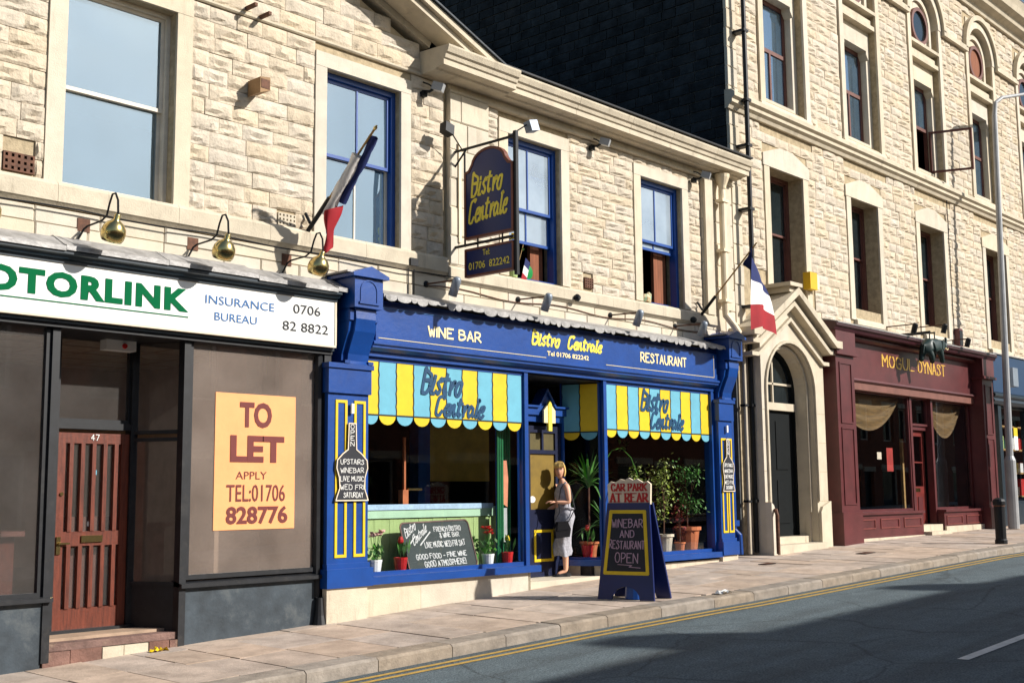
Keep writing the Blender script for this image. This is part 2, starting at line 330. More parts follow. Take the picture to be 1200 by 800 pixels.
def write(mb, text, w, h, thick, fn, font='caps', slant=0, serif=False, jitter=0, gap=2.2):
    """lettering inside a box w x h whose lower left corner is fn(0,0,0)"""
    items = []; x = 0
    for ch in text:
        if ch == ' ': x += 4; continue
        if font == 'script': code, adv = SC[ch]
        else: code = GL[ch]; adv = max([p[0] for s_ in strokes(code) for p in s_]+[0])+gap
        items.append((x, strokes(code))); x += adv
    tot = x-(gap if font != 'script' else 0); sx = w/tot; sy = h/9
    for k, (ox, st) in enumerate(items):
        jy = random.uniform(-jitter, jitter)*h; js = 1+random.uniform(-jitter, jitter)
        for j, s_ in enumerate(st):
            pts = [((ox+p[0])*sx+slant*p[1]*sy, p[1]*sy*js+jy) for p in s_]
            wf = (lambda d: 1.25 if abs(d.y) > abs(d.x)*.6 else .62) if serif else None
            ribbon(mb, pts, thick, fn, lift=.0015*(j % 3)+.0008*(k % 2), wfun=wf)
            if serif:
                for e in (pts[0], pts[-1]):
                    if e[1] < h*.06 or e[1] > h*.94: ribbon(mb, [(e[0]-thick*.9, e[1]), (e[0]+thick*.9, e[1])], thick*.4, fn, lift=.004)
    return mb
def btext(text, w, h, fn, mb, bold=0, spacing=1):
    """sans lettering from the built-in font, fitted to w x h"""
    cu = bpy.data.curves.new('lettering', 'FONT'); cu.body = text; cu.size = 1; cu.offset = bold; cu.resolution_u = 3; cu.space_character = spacing
    o = bpy.data.objects.new('lettering', cu); COL.objects.link(o)
    dg = bpy.context.evaluated_depsgraph_get(); me = bpy.data.meshes.new_from_object(o.evaluated_get(dg))
    bpy.data.objects.remove(o); bpy.data.curves.remove(cu)
    xs = [v.co.x for v in me.vertices]; ys = [v.co.y for v in me.vertices]; x0, x1, y0, y1 = min(xs), max(xs), min(ys), max(ys)
    mb.add([fn((v.co.x-x0)/(x1-x0)*w, (v.co.y-y0)/(y1-y0)*h, -.004) for v in me.vertices], [tuple(p.vertices) for p in me.polygons])
    bpy.data.meshes.remove(me); return mb
def frame_fn(O, U, V=(0, 0, 1)):
    O = Vector(O); U = Vector(U).normalized(); V = Vector(V).normalized(); N = U.cross(V)    # N points to the viewer
    return lambda u, v, d: tuple(O+U*u+V*v-N*d)
def skin_mesh(verts, edges, radii, name, m, parent, sub=2):
    o = Vector(ORI[parent.name]); me = bpy.data.meshes.new(name); me.from_pydata([tuple(Vector(p)-o) for p in verts], edges, []); me.update()
    ob = bpy.data.objects.new('skin', me); COL.objects.link(ob); ob.modifiers.new('s', 'SKIN'); ob.modifiers.new('u', 'SUBSURF').levels = sub
    for i, r in enumerate(radii):
        q = r if isinstance(r, tuple) else (r, r); me.skin_vertices[0].data[i].radius = q
    me.skin_vertices[0].data[0].use_root = True
    dg = bpy.context.evaluated_depsgraph_get(); n = bpy.data.meshes.new_from_object(ob.evaluated_get(dg)); bpy.data.objects.remove(ob)
    for p in n.polygons: p.use_smooth = True
    n.materials.clear(); n.materials.append(m); n.name = name
    r_ = bpy.data.objects.new(name, n); COL.objects.link(r_); r_.parent = parent; ORI[r_.name] = tuple(o); return r_

# ---- stones
def stone_variant(k, rough=.019, nx=6, nz=5):
    """pitched stone face: mostly even, with a deeper chipped hollow low down on some stones"""
    rnd = random.Random(100+k); vs_, fs = [], []; off = Vector((k*7.3, k*3.1, 0)); vz = [0, .16, .36, .68, 1] if nz == 5 else [q/(nz-1) for q in range(nz)]
    hol = rnd.randrange(1, max(2, nx-3)); hw = rnd.choice((0, 0, 0, 1, 2, 2)); hj = rnd.choice((1, 1, 2)) if nz == 5 else 1
    for j in range(nz):
        for i in range(nx):
            u, v = i/(nx-1), vz[j]; edge = i in (0, nx-1) or j in (0, nz-1)
            y = 0.006 if edge else -rough*(.5+.5*noise.noise(off+Vector((u*2.6, v*1.7, 0))))-rnd.uniform(0, rough*.28)
            if not edge and hw and hol <= i < hol+hw: y = y+rough*1.0 if j == hj else (y-rough*.55 if j == hj+1 else y)
            uu = u+(0 if edge else rnd.uniform(-.05, .05)); vv = v+(0 if edge else rnd.uniform(-.06, .06)); vs_.append((uu-.5, y, vv-.5))
    for j in range(nz-1):
        for i in range(nx-1): a = j*nx+i; fs.append((a, a+1, a+1+nx, a+nx))
    n = len(vs_); ring = [i for i in range(nx)]+[j*nx+nx-1 for j in range(1, nz)]+[(nz-1)*nx+i for i in range(nx-2, -1, -1)]+[j*nx for j in range(nz-2, 0, -1)]
    for r in ring: x, _, z = vs_[r]; vs_.append((x, .06, z))
    for q in range(len(ring)): a, b = ring[q], ring[(q+1) % len(ring)]; fs.append((b, a, n+q, n+(q+1) % len(ring)))
    return vs_, fs
def flat_variant(k):
    c = .02
    vs_ = [(-.5, .012, -.5), (.5, .012, -.5), (.5, .012, .5), (-.5, .012, .5), (-.5+c, -.002, -.5+c*2), (.5-c, -.002, -.5+c*2), (.5-c, -.002, .5-c*2), (-.5+c, -.002, .5-c*2),
           (-.5, .06, -.5), (.5, .06, -.5), (.5, .06, .5), (-.5, .06, .5)]
    fs = [(4, 5, 6, 7)]+[(i, (i+1) % 4, 4+(i+1) % 4, 4+i) for i in range(4)]+[(8+i, 8+(i+1) % 4, (i+1) % 4, i) for i in range(4)]
    return vs_, fs
VAR = {'rock': [stone_variant(k) for k in range(16)], 'rock2': [stone_variant(k+40, .022, 5, 5) for k in range(12)], 'flat': [flat_variant(0)], 'side': [stone_variant(k+70, .008, 4, 3) for k in range(8)]}
VMESH = {}
def vmesh(kind, k, m, name):
    key = (kind, k, m.name, name)
    if key not in VMESH:
        me = bpy.data.meshes.new(name); vs_, fs = VAR[kind][k]; me.from_pydata(vs_, [], fs); me.materials.append(m); me.update(); VMESH[key] = me
    return VMESH[key]
def lay_courses(x0, x1, z0, z1, h, lens, holes, clip=None, rnd=random):
    out = []; n = max(1, round((z1-z0)/h)); h = (z1-z0)/n
    for j in range(n):
        a, b = z0+j*h, z0+(j+1)*h; mid = (a+b)/2
        blk = sorted([(hx0, hx1) for hx0, hx1, hz0, hz1 in holes if hz0 < b-.02 and hz1 > a+.02])
        cuts = [(x0, x1)]
        for hx0, hx1 in blk:
            nc = []
            for c0, c1 in cuts:
                if hx1 <= c0 or hx0 >= c1: nc.append((c0, c1)); continue
                if hx0 > c0: nc.append((c0, hx0))
                if hx1 < c1: nc.append((hx1, c1))
            cuts = nc
        for c0, c1 in cuts:
            if clip: c0 = max(c0, clip(b)[0]); c1 = min(c1, clip(b)[1])
            x = c0
            first = True
            while c1-x > .04:
                L_ = rnd.uniform(*lens)*(rnd.uniform(.45, 1) if first else 1); first = False
                if c1-(x+L_) < lens[0]*.55: L_ = c1-x
                L_ = min(L_, c1-x); out.append((x, x+L_, a, b)); x += L_
    return out
def put_stones(parent, rects, kind, m, name, fnp, rotz=0, limit=290, gap=.005, key=None, sfn=None):
    """fnp(u, v) -> world point of the front face; single stones up to limit, the rest joined"""
    if key: rects = sorted(rects, key=key)
    o = Vector(ORI[parent.name]); nv = len(VAR[kind]); rest = MB(); rm = Matrix.Rotation(rotz, 3, 'Z')
    for i, (a, b, c, d) in enumerate(rects):
        k = random.randrange(nv); p = Vector(fnp((a+b)/2, (c+d)/2)); p += rm @ Vector((0, random.uniform(-.008, .006), 0)); sx, sz = b-a-gap, d-c-gap
        fl = 1 if random.random() < .5 else -1
        if i < limit:
            ob = bpy.data.objects.new(name, vmesh(kind, k, m, name)); COL.objects.link(ob); ob.parent = parent
            ob.location = p-o; ob.rotation_euler = (0, (math.pi if fl < 0 else 0), rotz) if False else (0, 0, rotz); ob.scale = (sx, 1, sz)
        else:
            vs_, fs = VAR[kind][k]; rest.add([p+rm @ Vector((x*sx, y, z*sz)) for x, y, z in vs_], fs)
    if rest.v: tag(rest.build(name, m, parent), kind='stuff')
def wall_cells(mb, x0, x1, z0, z1, holes, y0, y1):
    xs = sorted({x0, x1, *[min(max(v, x0), x1) for h in holes for v in h[:2]]}); zs = sorted({z0, z1, *[min(max(v, z0), z1) for h in holes for v in h[2:]]})
    for i in range(len(xs)-1):
        run = None
        for j in range(len(zs)-1):
            cx, cz = (xs[i]+xs[i+1])/2, (zs[j]+zs[j+1])/2
            inside = any(h[0] < cx < h[1] and h[2] < cz < h[3] for h in holes)
            if inside:
                if run is not None: mb.box(xs[i], xs[i+1], y0, y1, run, zs[j]); run = None
            elif run is None: run = zs[j]
        if run is not None: mb.box(xs[i], xs[i+1], y0, y1, run, zs[-1])
    return mb

# ================================================================== GROUND, ROAD, PAVEMENT
def strip(name, xs, ya, yb, zfun, m, origin=(0, 0, 0), ny=1, label=None):
    b = MB(); n = len(xs)
    for j in range(ny+1):
        for x in xs:
            a, c = ya(x), yb(x); y = a+(c-a)*j/ny; b.v.append((x, y, zfun(x, y)))
    for j in range(ny):
        for i in range(n-1): b.f.append((j*n+i, j*n+i+1, (j+1)*n+i+1, (j+1)*n+i)); b.mi.append(0)
    return tag(b.build(name, m, None, origin), label, kind='structure')
XR = sorted(set([-60+i*2.5 for i in range(81)]+XS[1:-1]+KX[1:-1]))
M_ground = mat('town_ground', (120, 112, 100), .95, var=.2, scale=.3)
M_asph = mat('worn_asphalt', (94, 106, 111), .85, var=.08, scale=2.2, bump=.6, bscale=120, spec=.3)
# fine light aggregate in the asphalt
def aggregate(m):
    t = m.node_tree; N = t.nodes; L = t.links; b = N['Principled BSDF']; src = b.inputs['Base Color'].links[0].from_socket
    v = N.new('ShaderNodeTexNoise'); v.inputs['Scale'].default_value = 55; v.inputs['Detail'].default_value = 3
    g = N.new('ShaderNodeNewGeometry'); L.new(g.outputs['Position'], v.inputs['Vector'])
    mr = N.new('ShaderNodeMapRange'); mr.inputs[1].default_value = .35; mr.inputs[2].default_value = .65; mr.inputs[3].default_value = .6; mr.inputs[4].default_value = 1.45; L.new(v.outputs[0], mr.inputs[0])
    h = N.new('ShaderNodeHueSaturation'); L.new(mr.outputs[0], h.inputs['Value']); L.new(src, h.inputs['Color']); L.new(h.outputs[0], b.inputs['Base Color'])
def road_wear(m):
    t = m.node_tree; N = t.nodes; L = t.links; b = N['Principled BSDF']; src = b.inputs['Base Color'].links[0].from_socket; g = N.new('ShaderNodeNewGeometry')
    v = N.new('ShaderNodeTexVoronoi'); v.feature = 'DISTANCE_TO_EDGE'; v.inputs['Scale'].default_value = .55
    nz = N.new('ShaderNodeTexNoise'); nz.inputs['Scale'].default_value = 1.7; nz.inputs['Detail'].default_value = 5
    mx0 = N.new('ShaderNodeMix'); mx0.data_type = 'RGBA'; mx0.inputs[0].default_value = .25; L.new(g.outputs['Position'], nz.inputs['Vector']); L.new(g.outputs['Position'], mx0.inputs[6]); L.new(nz.outputs[1], mx0.inputs[7]); L.new(mx0.outputs[2], v.inputs['Vector'])
    r1 = N.new('ShaderNodeMapRange'); r1.inputs[1].default_value = .0; r1.inputs[2].default_value = .012; r1.inputs[3].default_value = .45; r1.inputs[4].default_value = 0; L.new(v.outputs['Distance'], r1.inputs[0])
    m1 = N.new('ShaderNodeMix'); m1.data_type = 'RGBA'; m1.inputs[7].default_value = (.012, .012, .012, 1); L.new(r1.outputs[0], m1.inputs[0]); L.new(src, m1.inputs[6])
    n2 = N.new('ShaderNodeTexNoise'); n2.inputs['Scale'].default_value = 1.3; n2.inputs['Detail'].default_value = 3; mp = N.new('ShaderNodeMapping'); mp.inputs['Scale'].default_value = (.12, 1.6, 1); L.new(g.outputs['Position'], mp.inputs[0]); L.new(mp.outputs[0], n2.inputs['Vector'])
    r2_ = N.new('ShaderNodeMapRange'); r2_.inputs[1].default_value = .45; r2_.inputs[2].default_value = .68; r2_.inputs[4].default_value = .5; L.new(n2.outputs[0], r2_.inputs[0])
    m2 = N.new('ShaderNodeMix'); m2.data_type = 'RGBA'; m2.inputs[7].default_value = (.045, .048, .05, 1); L.new(r2_.outputs[0], m2.inputs[0]); L.new(m1.outputs[2], m2.inputs[6]); L.new(m2.outputs[2], b.inputs['Base Color'])
road_wear(M_asph); aggregate(M_asph)
strip('ground', [-150+i*10 for i in range(36)], lambda x: -150, lambda x: 150, lambda x, y: zf(max(-60, min(140, x)))-.75, M_ground, label='bare ground under the town')
strip('road', XR, lambda x: -10.6, lambda x: kerb_y(x)+.02, road_z, M_asph, ny=4, label='grey asphalt street with shadows of the terrace opposite')
strip('yellow_line', XR, lambda x: kerb_y(x)-.16, lambda x: kerb_y(x)-.235, lambda x, y: road_z(x, y)+.005, M_yline, label='inner of the two yellow lines beside the kerb')
strip('yellow_line', XR, lambda x: kerb_y(x)-.33, lambda x: kerb_y(x)-.405, lambda x, y: road_z(x, y)+.005, M_yline, label='outer of the two yellow lines beside the kerb')
for i in range(-3, 14):
    x0 = 11.25+i*4.2
    tag(strip('road_dash', [x0, x0+.9, x0+1.8], lambda x: -6.93, lambda x: -6.82, lambda x, y: road_z(x, y)+.006, M_wline), 'white dash painted along the middle of the street', None, 'white dashes along the middle of the street')
pv = strip('pavement', XR, lambda x: kerb_y(x)+.1, lambda x: 1.0, lambda x, y: gz(x, y)-.025, M_pavej, ny=2, label='stone flagged pavement in front of the shops')
cnt = 0; rest = MB(); rnd = random.Random(3); x = 1.6
def flag_box(mb, xa, xb, ya, yb, lift):
    g = .006; xa += g; xb -= g; ya += g; yb -= g; t = rnd.uniform(-.004, .004); q = []
    for z in (-.05, 0):
        for px, py in ((xa, ya), (xb, ya), (xb, yb), (xa, yb)): q.append((px, py, gz(px, py)+z+lift+(t if px == xa else -t)))
    mb.add(q, [(0, 3, 2, 1), (4, 5, 6, 7), (0, 1, 5, 4), (1, 2, 6, 5), (2, 3, 7, 6), (3, 0, 4, 7)])
while x < 45:
    w = rnd.uniform(.5, .95); y = kerb_y(x+w/2)+.31
    while y < .98:
        l = rnd.uniform(.55, 1.15)
        if .99-(y+l) < .3: l = .99-y
        if 4 < x < 33 and cnt < 285: b = MB(); flag_box(b, x, x+w, y, y+l, rnd.uniform(-.005, .003)); b.build('paving_stone', M_pave, pv); cnt += 1
        else: flag_box(rest, x, x+w, y, y+l, 0)
        y += l
    x += w
tag(rest.build('paving_stone', M_pave, pv), kind='stuff')
kb = strip('kerb', XR, lambda x: kerb_y(x)+.03, lambda x: kerb_y(x)+.3, lambda x, y: gz(x, y)-.03, M_pavej, label='gritstone kerb along the street')
x = 1.0
while x < 45:
    w = rnd.uniform(.75, 1.05); q = []; t = rnd.uniform(-.006, .004)
    for (xx) in (x+.005, x+w-.005):
        yk = kerb_y(xx)
        for dy, dz in ((0, -.3), (.31, -.3), (.31, 0), (.03, 0), (.0, -.025)):
            q.append((xx, yk+dy, gz(xx, yk+dy)+dz+t))
    b = MB(); b.add(q, [(0, 1, 2, 3, 4), (9, 8, 7, 6, 5), (0, 5, 6, 1), (1, 6, 7, 2), (2, 7, 8, 3), (3, 8, 9, 4), (4, 9, 5, 0)]); b.build('kerb_stone', M_kerb, kb); x += w
strip('far_pavement', XR, lambda x: -13.45, lambda x: -10.6, lambda x, y: zf(x)-.04, M_pave, label='pavement on the far side of the street')

# ================================================================== WINDOWS AND WALLS
def sash_window(parent, x0, x1, z0, z1, yd, mf, mg, rail, bars=0, open_z=None, fw_=.07, mf2=None, surround=None, room=True):
    """window > sash, pane, jamb, lintel; open_z = underside of the raised lower sash"""
    b = MB(); y0, y1 = yd-.04, yd+.09
    b.box(x0, x0+fw_, y0, y1, z0, z1).box(x1-fw_, x1, y0, y1, z0, z1).box(x0+fw_, x1-fw_, y0, y1, z1-fw_, z1).box(x0+fw_, x1-fw_, y0, y1, z0, z0+.035)
    w = b.build('window', mf, parent); a, c = x0+fw_, x1-fw_
    def one(za, zb, yy, m2):
        s = MB(); t = .042
        s.box(a, a+t, yy, yy+.035, za, zb).box(c-t, c, yy, yy+.035, za, zb).box(a+t, c-t, yy, yy+.035, zb-t, zb).box(a+t, c-t, yy, yy+.035, za, za+t)
        n = bars+1; wd_ = (c-a-2*t)/n
        for k in range(1, n): s.box(a+t+wd_*k-.012, a+t+wd_*k+.012, yy+.003, yy+.032, za+t, zb-t)
        s.build('sash', m2, w)
        for k in range(n): B('pane', mg, w, (a+t+wd_*k+.012*(k > 0), a+t+wd_*(k+1)-.012*(k < n-1), yy+.015, yy+.019, za+t, zb-t))
    one(rail-.02, z1-fw_, yd, mf)
    if open_z is None: one(z0+.035, rail+.022, yd+.04, mf2 or mf)
    else: one(open_z, open_z+(rail-z0), yd+.04, mf2 or mf)
    return w
def surround(parent, w, x0, x1, z0, z1, jw, lh, m, y0=-.018, depth=.2, jl=None):
    jl = jl or jw
    B('jamb', m, w, (x0-jl, x0-.002, y0, .05, z0, z1)); B('jamb', m, w, (x1+.002, x1+jw, y0, .05, z0, z1))
    B('lintel', m, w, (x0-jl, x1+jw, y0-.004, .05, z1+.002, z1+lh))
def moulding(mb, x0, x1, prof):
    """profile points (y, z) run along x"""
    mb.prism(prof, lambda u, v, d: (d, u, v), x0, x1); return mb

# ------------------------------------------------------------------ gabled building (left)
ga = thing('stone_building', 'pale stone building with a pediment gable above the insurance office, left end of the row', 'building', (7.4, 0, .1))
LW = (5.82, 7.11, 4.87, 7.08); W1 = (9.25, 10.5, 4.83, 7.0)
b = MB(); wall_cells(b, 3.3, 11.35, 4.25, 7.35, [LW, W1], .022, .35)
b.prism([(3.3, 7.35), (11.2, 7.35), (11.0, 7.62), (5.0, 9.95), (3.3, 9.3)], FX(0), .022, .35); b.build('wall', M_mort, ga)
holesA = [(5.62, 7.31, 4.86, 7.28), (9.07, 10.7, 4.83, 7.19), (5.2, 5.53, 4.88, 5.1), (8.52, 8.8, 4.86, 5.04)]
r_ = lay_courses(3.35, 11.3, 4.88, 7.3, .19, (.3, .6), holesA)
r2_ = lay_courses(3.35, 11.3, 7.36, 9.6, .2, (.32, .6), [], clip=lambda z: (3.35, 10.98-(z-7.72)/.385))
put_stones(ga, r_+r2_, 'rock', M_rock, 'wall_stone', lambda u, v: (u, 0, v), limit=290, key=lambda q: (q[3] > 8.3)*50+abs((q[0]+q[1])/2-8), sfn=None)
put_stones(ga, lay_courses(3.35, 11.4, 4.26, 4.6, .17, (.5, .9), []), 'flat', M_ash, 'ashlar_block', lambda u, v: (u, -.01, v))
x = 3.35
while x < 11.3:
    l = min(rnd.uniform(1.0, 1.5), 11.32-x); l = 11.32-x if 11.32-x-l < .4 else l
    bb = MB(); moulding(bb, x+.002, x+l-.002, [(.05, 4.615), (-.02, 4.615), (-.06, 4.65), (-.075, 4.66), (-.075, 4.83), (-.05, 4.868), (.17, 4.872), (.17, 4.8), (.05, 4.8)]); bb.build('sill_stone', M_cap, ga); x += l
bb = MB(); moulding(bb, 3.35, 11.3, [(.05, 7.31), (-.015, 7.31), (-.03, 7.325), (-.03, 7.35), (.05, 7.358)]); bb.build('string_moulding', M_cap, ga)
w = sash_window(ga, *LW, .17, M_winwhite, G_up, 5.96, 0, fw_=.05); surround(ga, w, *LW, .2, .22, M_ash)
w['label'] = 'large two-pane sash window with off-white frame'
w = sash_window(ga, *W1, .14, M_winblue, G_up, 5.94, 1, mf2=M_winwhite); surround(ga, w, *W1, .18, .19, M_ash)
w['label'] = 'blue framed sash window with white lower sash'
# raking cornice of the gable: three stepped stone courses
sl = .385; cs = Vector((1, 0, -sl)).normalized()
def rake(x0, z0, x1, up_, y0, y1, th, name, m):
    p0 = Vector((x0, 0, z0)); p1 = Vector((x1, 0, z0-sl*(x1-x0))); n = Vector((sl, 0, 1)).normalized(); b = MB(); q = []
    for yy in (y0, y1):
        for p in (p0, p1): q += [(p.x, yy, p.z), (p.x+n.x*th, yy, p.z+n.z*th)]
    b.add(q, [(0, 2, 3, 1), (4, 5, 7, 6), (0, 1, 5, 4), (2, 6, 7, 3), (0, 4, 6, 2), (1, 3, 7, 5)]); return b.build(name, m, ga)
for (xa, xb) in ((5.0, 6.9), (6.904, 8.8), (8.804, 10.0), (10.004, 10.98)):
    zz = lambda x, x9, z9: z9+sl*(x9-x)
    rake(xa, zz(xa, 11.0, 7.72), xb, 0, -.06, .3, .17, 'bed_moulding', M_cap)
    rake(xa, zz(xa, 10.95, 7.74)+.10, xb+.45 if xb > 10.5 else xb, 0, -.42, -.064, .12, 'corona_stone', M_cap)
for (xa, xb) in ((5.0, 7.4), (7.404, 9.4), (9.404, 11.95)):
    rake(xa, zz(xa, 11.0, 7.79)+.135, xb, 0, -.49, -.0, .085, 'capping_stone', M_cap)
rake(5.0, zz(5.0, 11.0, 7.79)+.235, 12.05, 0, -.53, .1, .025, 'lead_edge', M_slate)
for sx_, nm in ((1, 'roof_slope'),):
    b = MB(); b.add([(5.0, -.3, 10.32), (11.9, -.3, 7.66), (11.9, 6, 7.66), (5.0, 6, 10.32)], [(0, 1, 2, 3)]); b.build('roof', M_slate, ga)
    b = MB(); b.add([(5.0, -.3, 10.32), (5.0, 6, 10.32), (-2, 6, 7.6), (-2, -.3, 7.6)], [(0, 1, 2, 3)]); b.build('roof', M_slate, ga)
def room(parent, x0, x1, y0, y1, z0, z1, m, mc=None, mfl=None, t=.1):
    B('room_floor', mfl or m, parent, (x0, x1, y0, y1, z0-t, z0)); B('room_ceiling', mc or m, parent, (x0, x1, y0, y1, z1, z1+t))
    B('room_wall', m, parent, (x0, x1, y1, y1+t, z0, z1), (x0-t, x0, y0, y1, z0, z1), (x1, x1+t, y0, y1, z0, z1))
room(ga, 3.5, 11.1, .36, 4.5, 4.5, 7.2, M_dark)
def airbrick(parent, x0, x1, z0, z1, nx, nz, m, name='air_brick'):
    holes = []; dx = (x1-x0)/nx; dz = (z1-z0)/nz
    for i in range(nx):
        for j in range(nz): holes.append((x0+dx*(i+.28), x0+dx*(i+.72), z0+dz*(j+.25), z0+dz*(j+.75)))
    b = MB(); wall_cells(b, x0, x1, z0, z1, holes, -.02, .015); o = b.build(name, m, parent); B('hole_shade_back', M_black, o, (x0, x1, .016, .02, z0, z1)); return o  # black sheet added to stand for the shade inside the holes
airbrick(ga, 5.2, 5.52, 4.9, 5.09, 5, 3, M_rust); airbrick(ga, 8.53, 8.79, 4.88, 5.03, 5, 3, M_cap)
# iron stubs high on the wall
B('iron_bracket', M_rust, ga, (8.0, 8.04, -.22, .02, 7.38, 7.42)); B('iron_bracket', M_rust, ga, (8.2, 8.24, -.22, .02, 7.33, 7.37))

# ------------------------------------------------------------------ bistro building (middle)
gb = thing('stone_building', 'low pale stone building with a moulded cornice and black slate roof above the bistro', 'building', (15, 0, .4))
W2 = (12.6, 13.8, 4.79, 6.9); W3 = (15.85, 17.05, 4.79, 6.89)
b = MB(); wall_cells(b, 11.352, 18.66, 4.25, 7.45, [W2, W3], .022, .35); b.build('wall', M_mort, gb)
hB = [(12.41, 13.99, 4.78, 7.1), (15.66, 17.24, 4.78, 7.08), (14.32, 14.55, 4.82, 5.0)]
put_stones(gb, lay_courses(12.16, 17.62, 4.76, 7.22, .155, (.28, .55), hB), 'rock', M_rock, 'wall_stone', lambda u, v: (u, 0, v), limit=290, key=lambda q: q[0])
put_stones(gb, lay_courses(11.36, 12.14, 4.78, 7.2, .4, (.3, .85), []), 'flat', M_ash, 'pilaster_block', lambda u, v: (u, -.07, v))
B('pilaster_core', M_cap, gb, (11.37, 12.13, -.055, .02, 4.77, 7.2))
put_stones(gb, lay_courses(17.64, 18.62, 4.5, 7.25, .4, (.4, .5), []), 'flat', M_ash, 'ashlar_block', lambda u, v: (u, -.03, v))
B('pilaster_strip', M_ash, gb, (17.66, 17.9, -.09, -.0285, 4.76, 7.2)); B('pilaster_strip', M_ash, gb, (18.28, 18.5, -.07, -.0285, 4.9, 7.0))
put_stones(gb, lay_courses(11.36, 18.64, 4.26, 4.54, .14, (.5, .9), []), 'flat', M_ash, 'ashlar_block', lambda u, v: (u, -.01, v))
x = 11.33
while x < 17.9:
    l = min(rnd.uniform(1.0, 1.5), 17.95-x); l = 17.95-x if 17.95-x-l < .4 else l
    bb = MB(); moulding(bb, x+.002, x+l-.002, [(.05, 4.54), (-.02, 4.54), (-.06, 4.575), (-.08, 4.585), (-.08, 4.73), (-.05, 4.765), (.15, 4.786), (.15, 4.72), (.05, 4.72)]); bb.build('sill_stone', M_cap, gb); x += l
w = sash_window(gb, *W2, .14, M_winblue, G_net, 5.86, 1, open_z=5.36); surround(gb, w, *W2, .19, .2, M_ash)
w['label'] = 'blue sash window part open behind the hanging sign'; B('curtain', M_curtain, w, (13.42, 13.7, .3, .36, 4.82, 6.8)); B('net_curtain', M_net, w, (12.68, 13.3, .32, .33, 5.4, 6.8))
w = sash_window(gb, *W3, .14, M_winblue, G_net, 5.86, 1, open_z=5.72); surround(gb, w, *W3, .19, .19, M_ash)
w['label'] = 'blue sash window with its lower half open'; B('curtain', M_curtain, w, (16.6, 16.95, .3, .36, 4.82, 6.8)); B('net_curtain', M_net, w, (15.95, 16.6, .32, .33, 5.84, 6.8))
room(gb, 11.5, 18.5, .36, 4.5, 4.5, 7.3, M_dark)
airbrick(gb, 14.33, 14.54, 4.83, 4.99, 4, 4, M_rust)
# entablature: frieze, moulding and crowning cornice in lengths
bb = MB(); moulding(bb, 11.36, 18.64, [(.02, 7.2), (-.06, 7.2), (-.075, 7.215), (-.075, 7.24), (-.03, 7.26), (-.03, 7.36), (.02, 7.36)]); bb.build('frieze', M_cap, gb)
prof = [(.0, 7.33), (-.2, 7.335), (-.22, 7.36), (-.36, 7.37), (-.36, 7.45), (-.385, 7.46), (-.4, 7.51), (-.43, 7.53), (-.46, 7.60), (-.46, 7.625), (.1, 7.66), (.1, 7.4)]
x = 12.3
while x < 18.6:
    l = min(rnd.uniform(1.1, 1.5), 18.72-x); l = 18.72-x if 18.72-x-l < .4 else l
    bb = MB(); moulding(bb, x+.003, x+l-.003, prof); bb.build('cornice_stone', M_cap, gb); x += l
bb = MB(); moulding(bb, 10.86, 12.3, [(y-(.1 if y < 0 else 0), z) for y, z in prof]); bb.build('cornice_block', M_cap, gb)
bb = MB(); moulding(bb, 12.0, 18.7, [(-.44, 7.66), (-.47, 7.665), (-.47, 7.69), (-.36, 7.7), (-.3, 7.68)]); bb.build('gutter', M_iron, gb)
b = MB(); b.add([(11.2, -.36, 7.66), (18.64, -.36, 7.66), (18.64, 6.5, 11.25), (11.2, 6.5, 11.25)], [(0, 1, 2, 3)]); rf = b.build('roof', M_slate, gb)
b = MB()
for j in range(60):
    y0 = -.4+j*.115; z0 = 7.66+(y0+.36)*.5233
    xx = 11.2+(.15 if j % 2 else 0)
    while xx < 18.55: b.add([(xx+.004, y0, z0+.018), (xx+.296, y0, z0+.018), (xx+.296, y0+.2, z0+.11), (xx+.004, y0+.2, z0+.11)], [(0, 1, 2, 3)]); xx += .3
tag(b.build('roof_slate', M_slate, rf), kind='stuff')
B('rear_wall', M_mort, gb, (3.3, 18.66, 6.5, 6.8, 0, 7.6))

# ------------------------------------------------------------------ tall building (right)
gt = thing('stone_building', 'tall pale stone building with arched upper windows and a soot-black side wall', 'building', (26, 0, .7))
XT = 18.68; TZ = 15.2
low = [(20.05, 21.35), (23.4, 24.68), (26.85, 28.22), (30.85, 32.25), (34.4, 35.7), (37.9, 39.2)]
upc = [20.8, 24.2, 27.72, 31.25, 34.8, 38.3]
LZ = (5.5, 7.88); holesT = [(a, c, *LZ) for a, c in low]+[(c-.8, c+.8, 9.2, 14.0) for c in upc]
b = MB(); wall_cells(b, XT+.07, 42, 5.0, TZ, holesT, .022, .4); wall_cells(b, XT+.07, 42, 0, 5.0, [(19.1, 21.2, 0, 4.6), (22.3, 29.4, 0, 4.9), (30.5, 41, 0, 4.9)], .022, .4); b.build('wall', M_mort, gt)
hs = [(a-.22, c+.22, 5.0, 8.35) for a, c in low]+[(c-1.02, c+1.02, 8.6, 14.1) for c in upc]+[(18.6, 21.7, 4.9, 5.75), (18.6, 19.0, 4, 16)]
put_stones(gt, lay_courses(XT+.02, 42, 5.05, 8.72, .19, (.3, .6), hs)+lay_courses(XT+.02, 42, 9.08, 14.3, .19, (.3, .6), hs), 'rock2', M_rock, 'wall_stone', lambda u, v: (u, 0, v), limit=295, key=lambda q: abs(q[0]-19)+abs(q[2]-7)*.9)
put_stones(gt, lay_courses(XT-.01, 19.0, 4.3, 14.4, .38, (.31, .33), []), 'flat', M_ash, 'quoin_stone', lambda u, v: (u, -.012, v))
put_stones(gt, lay_courses(29.6, 30.4, .7, 4.95, .38, (.38, .42), [])+lay_courses(41, 42, .7, 4.95, .38, (.38, .42), []), 'flat', M_ash, 'pier_stone', lambda u, v: (u, -.012, v))
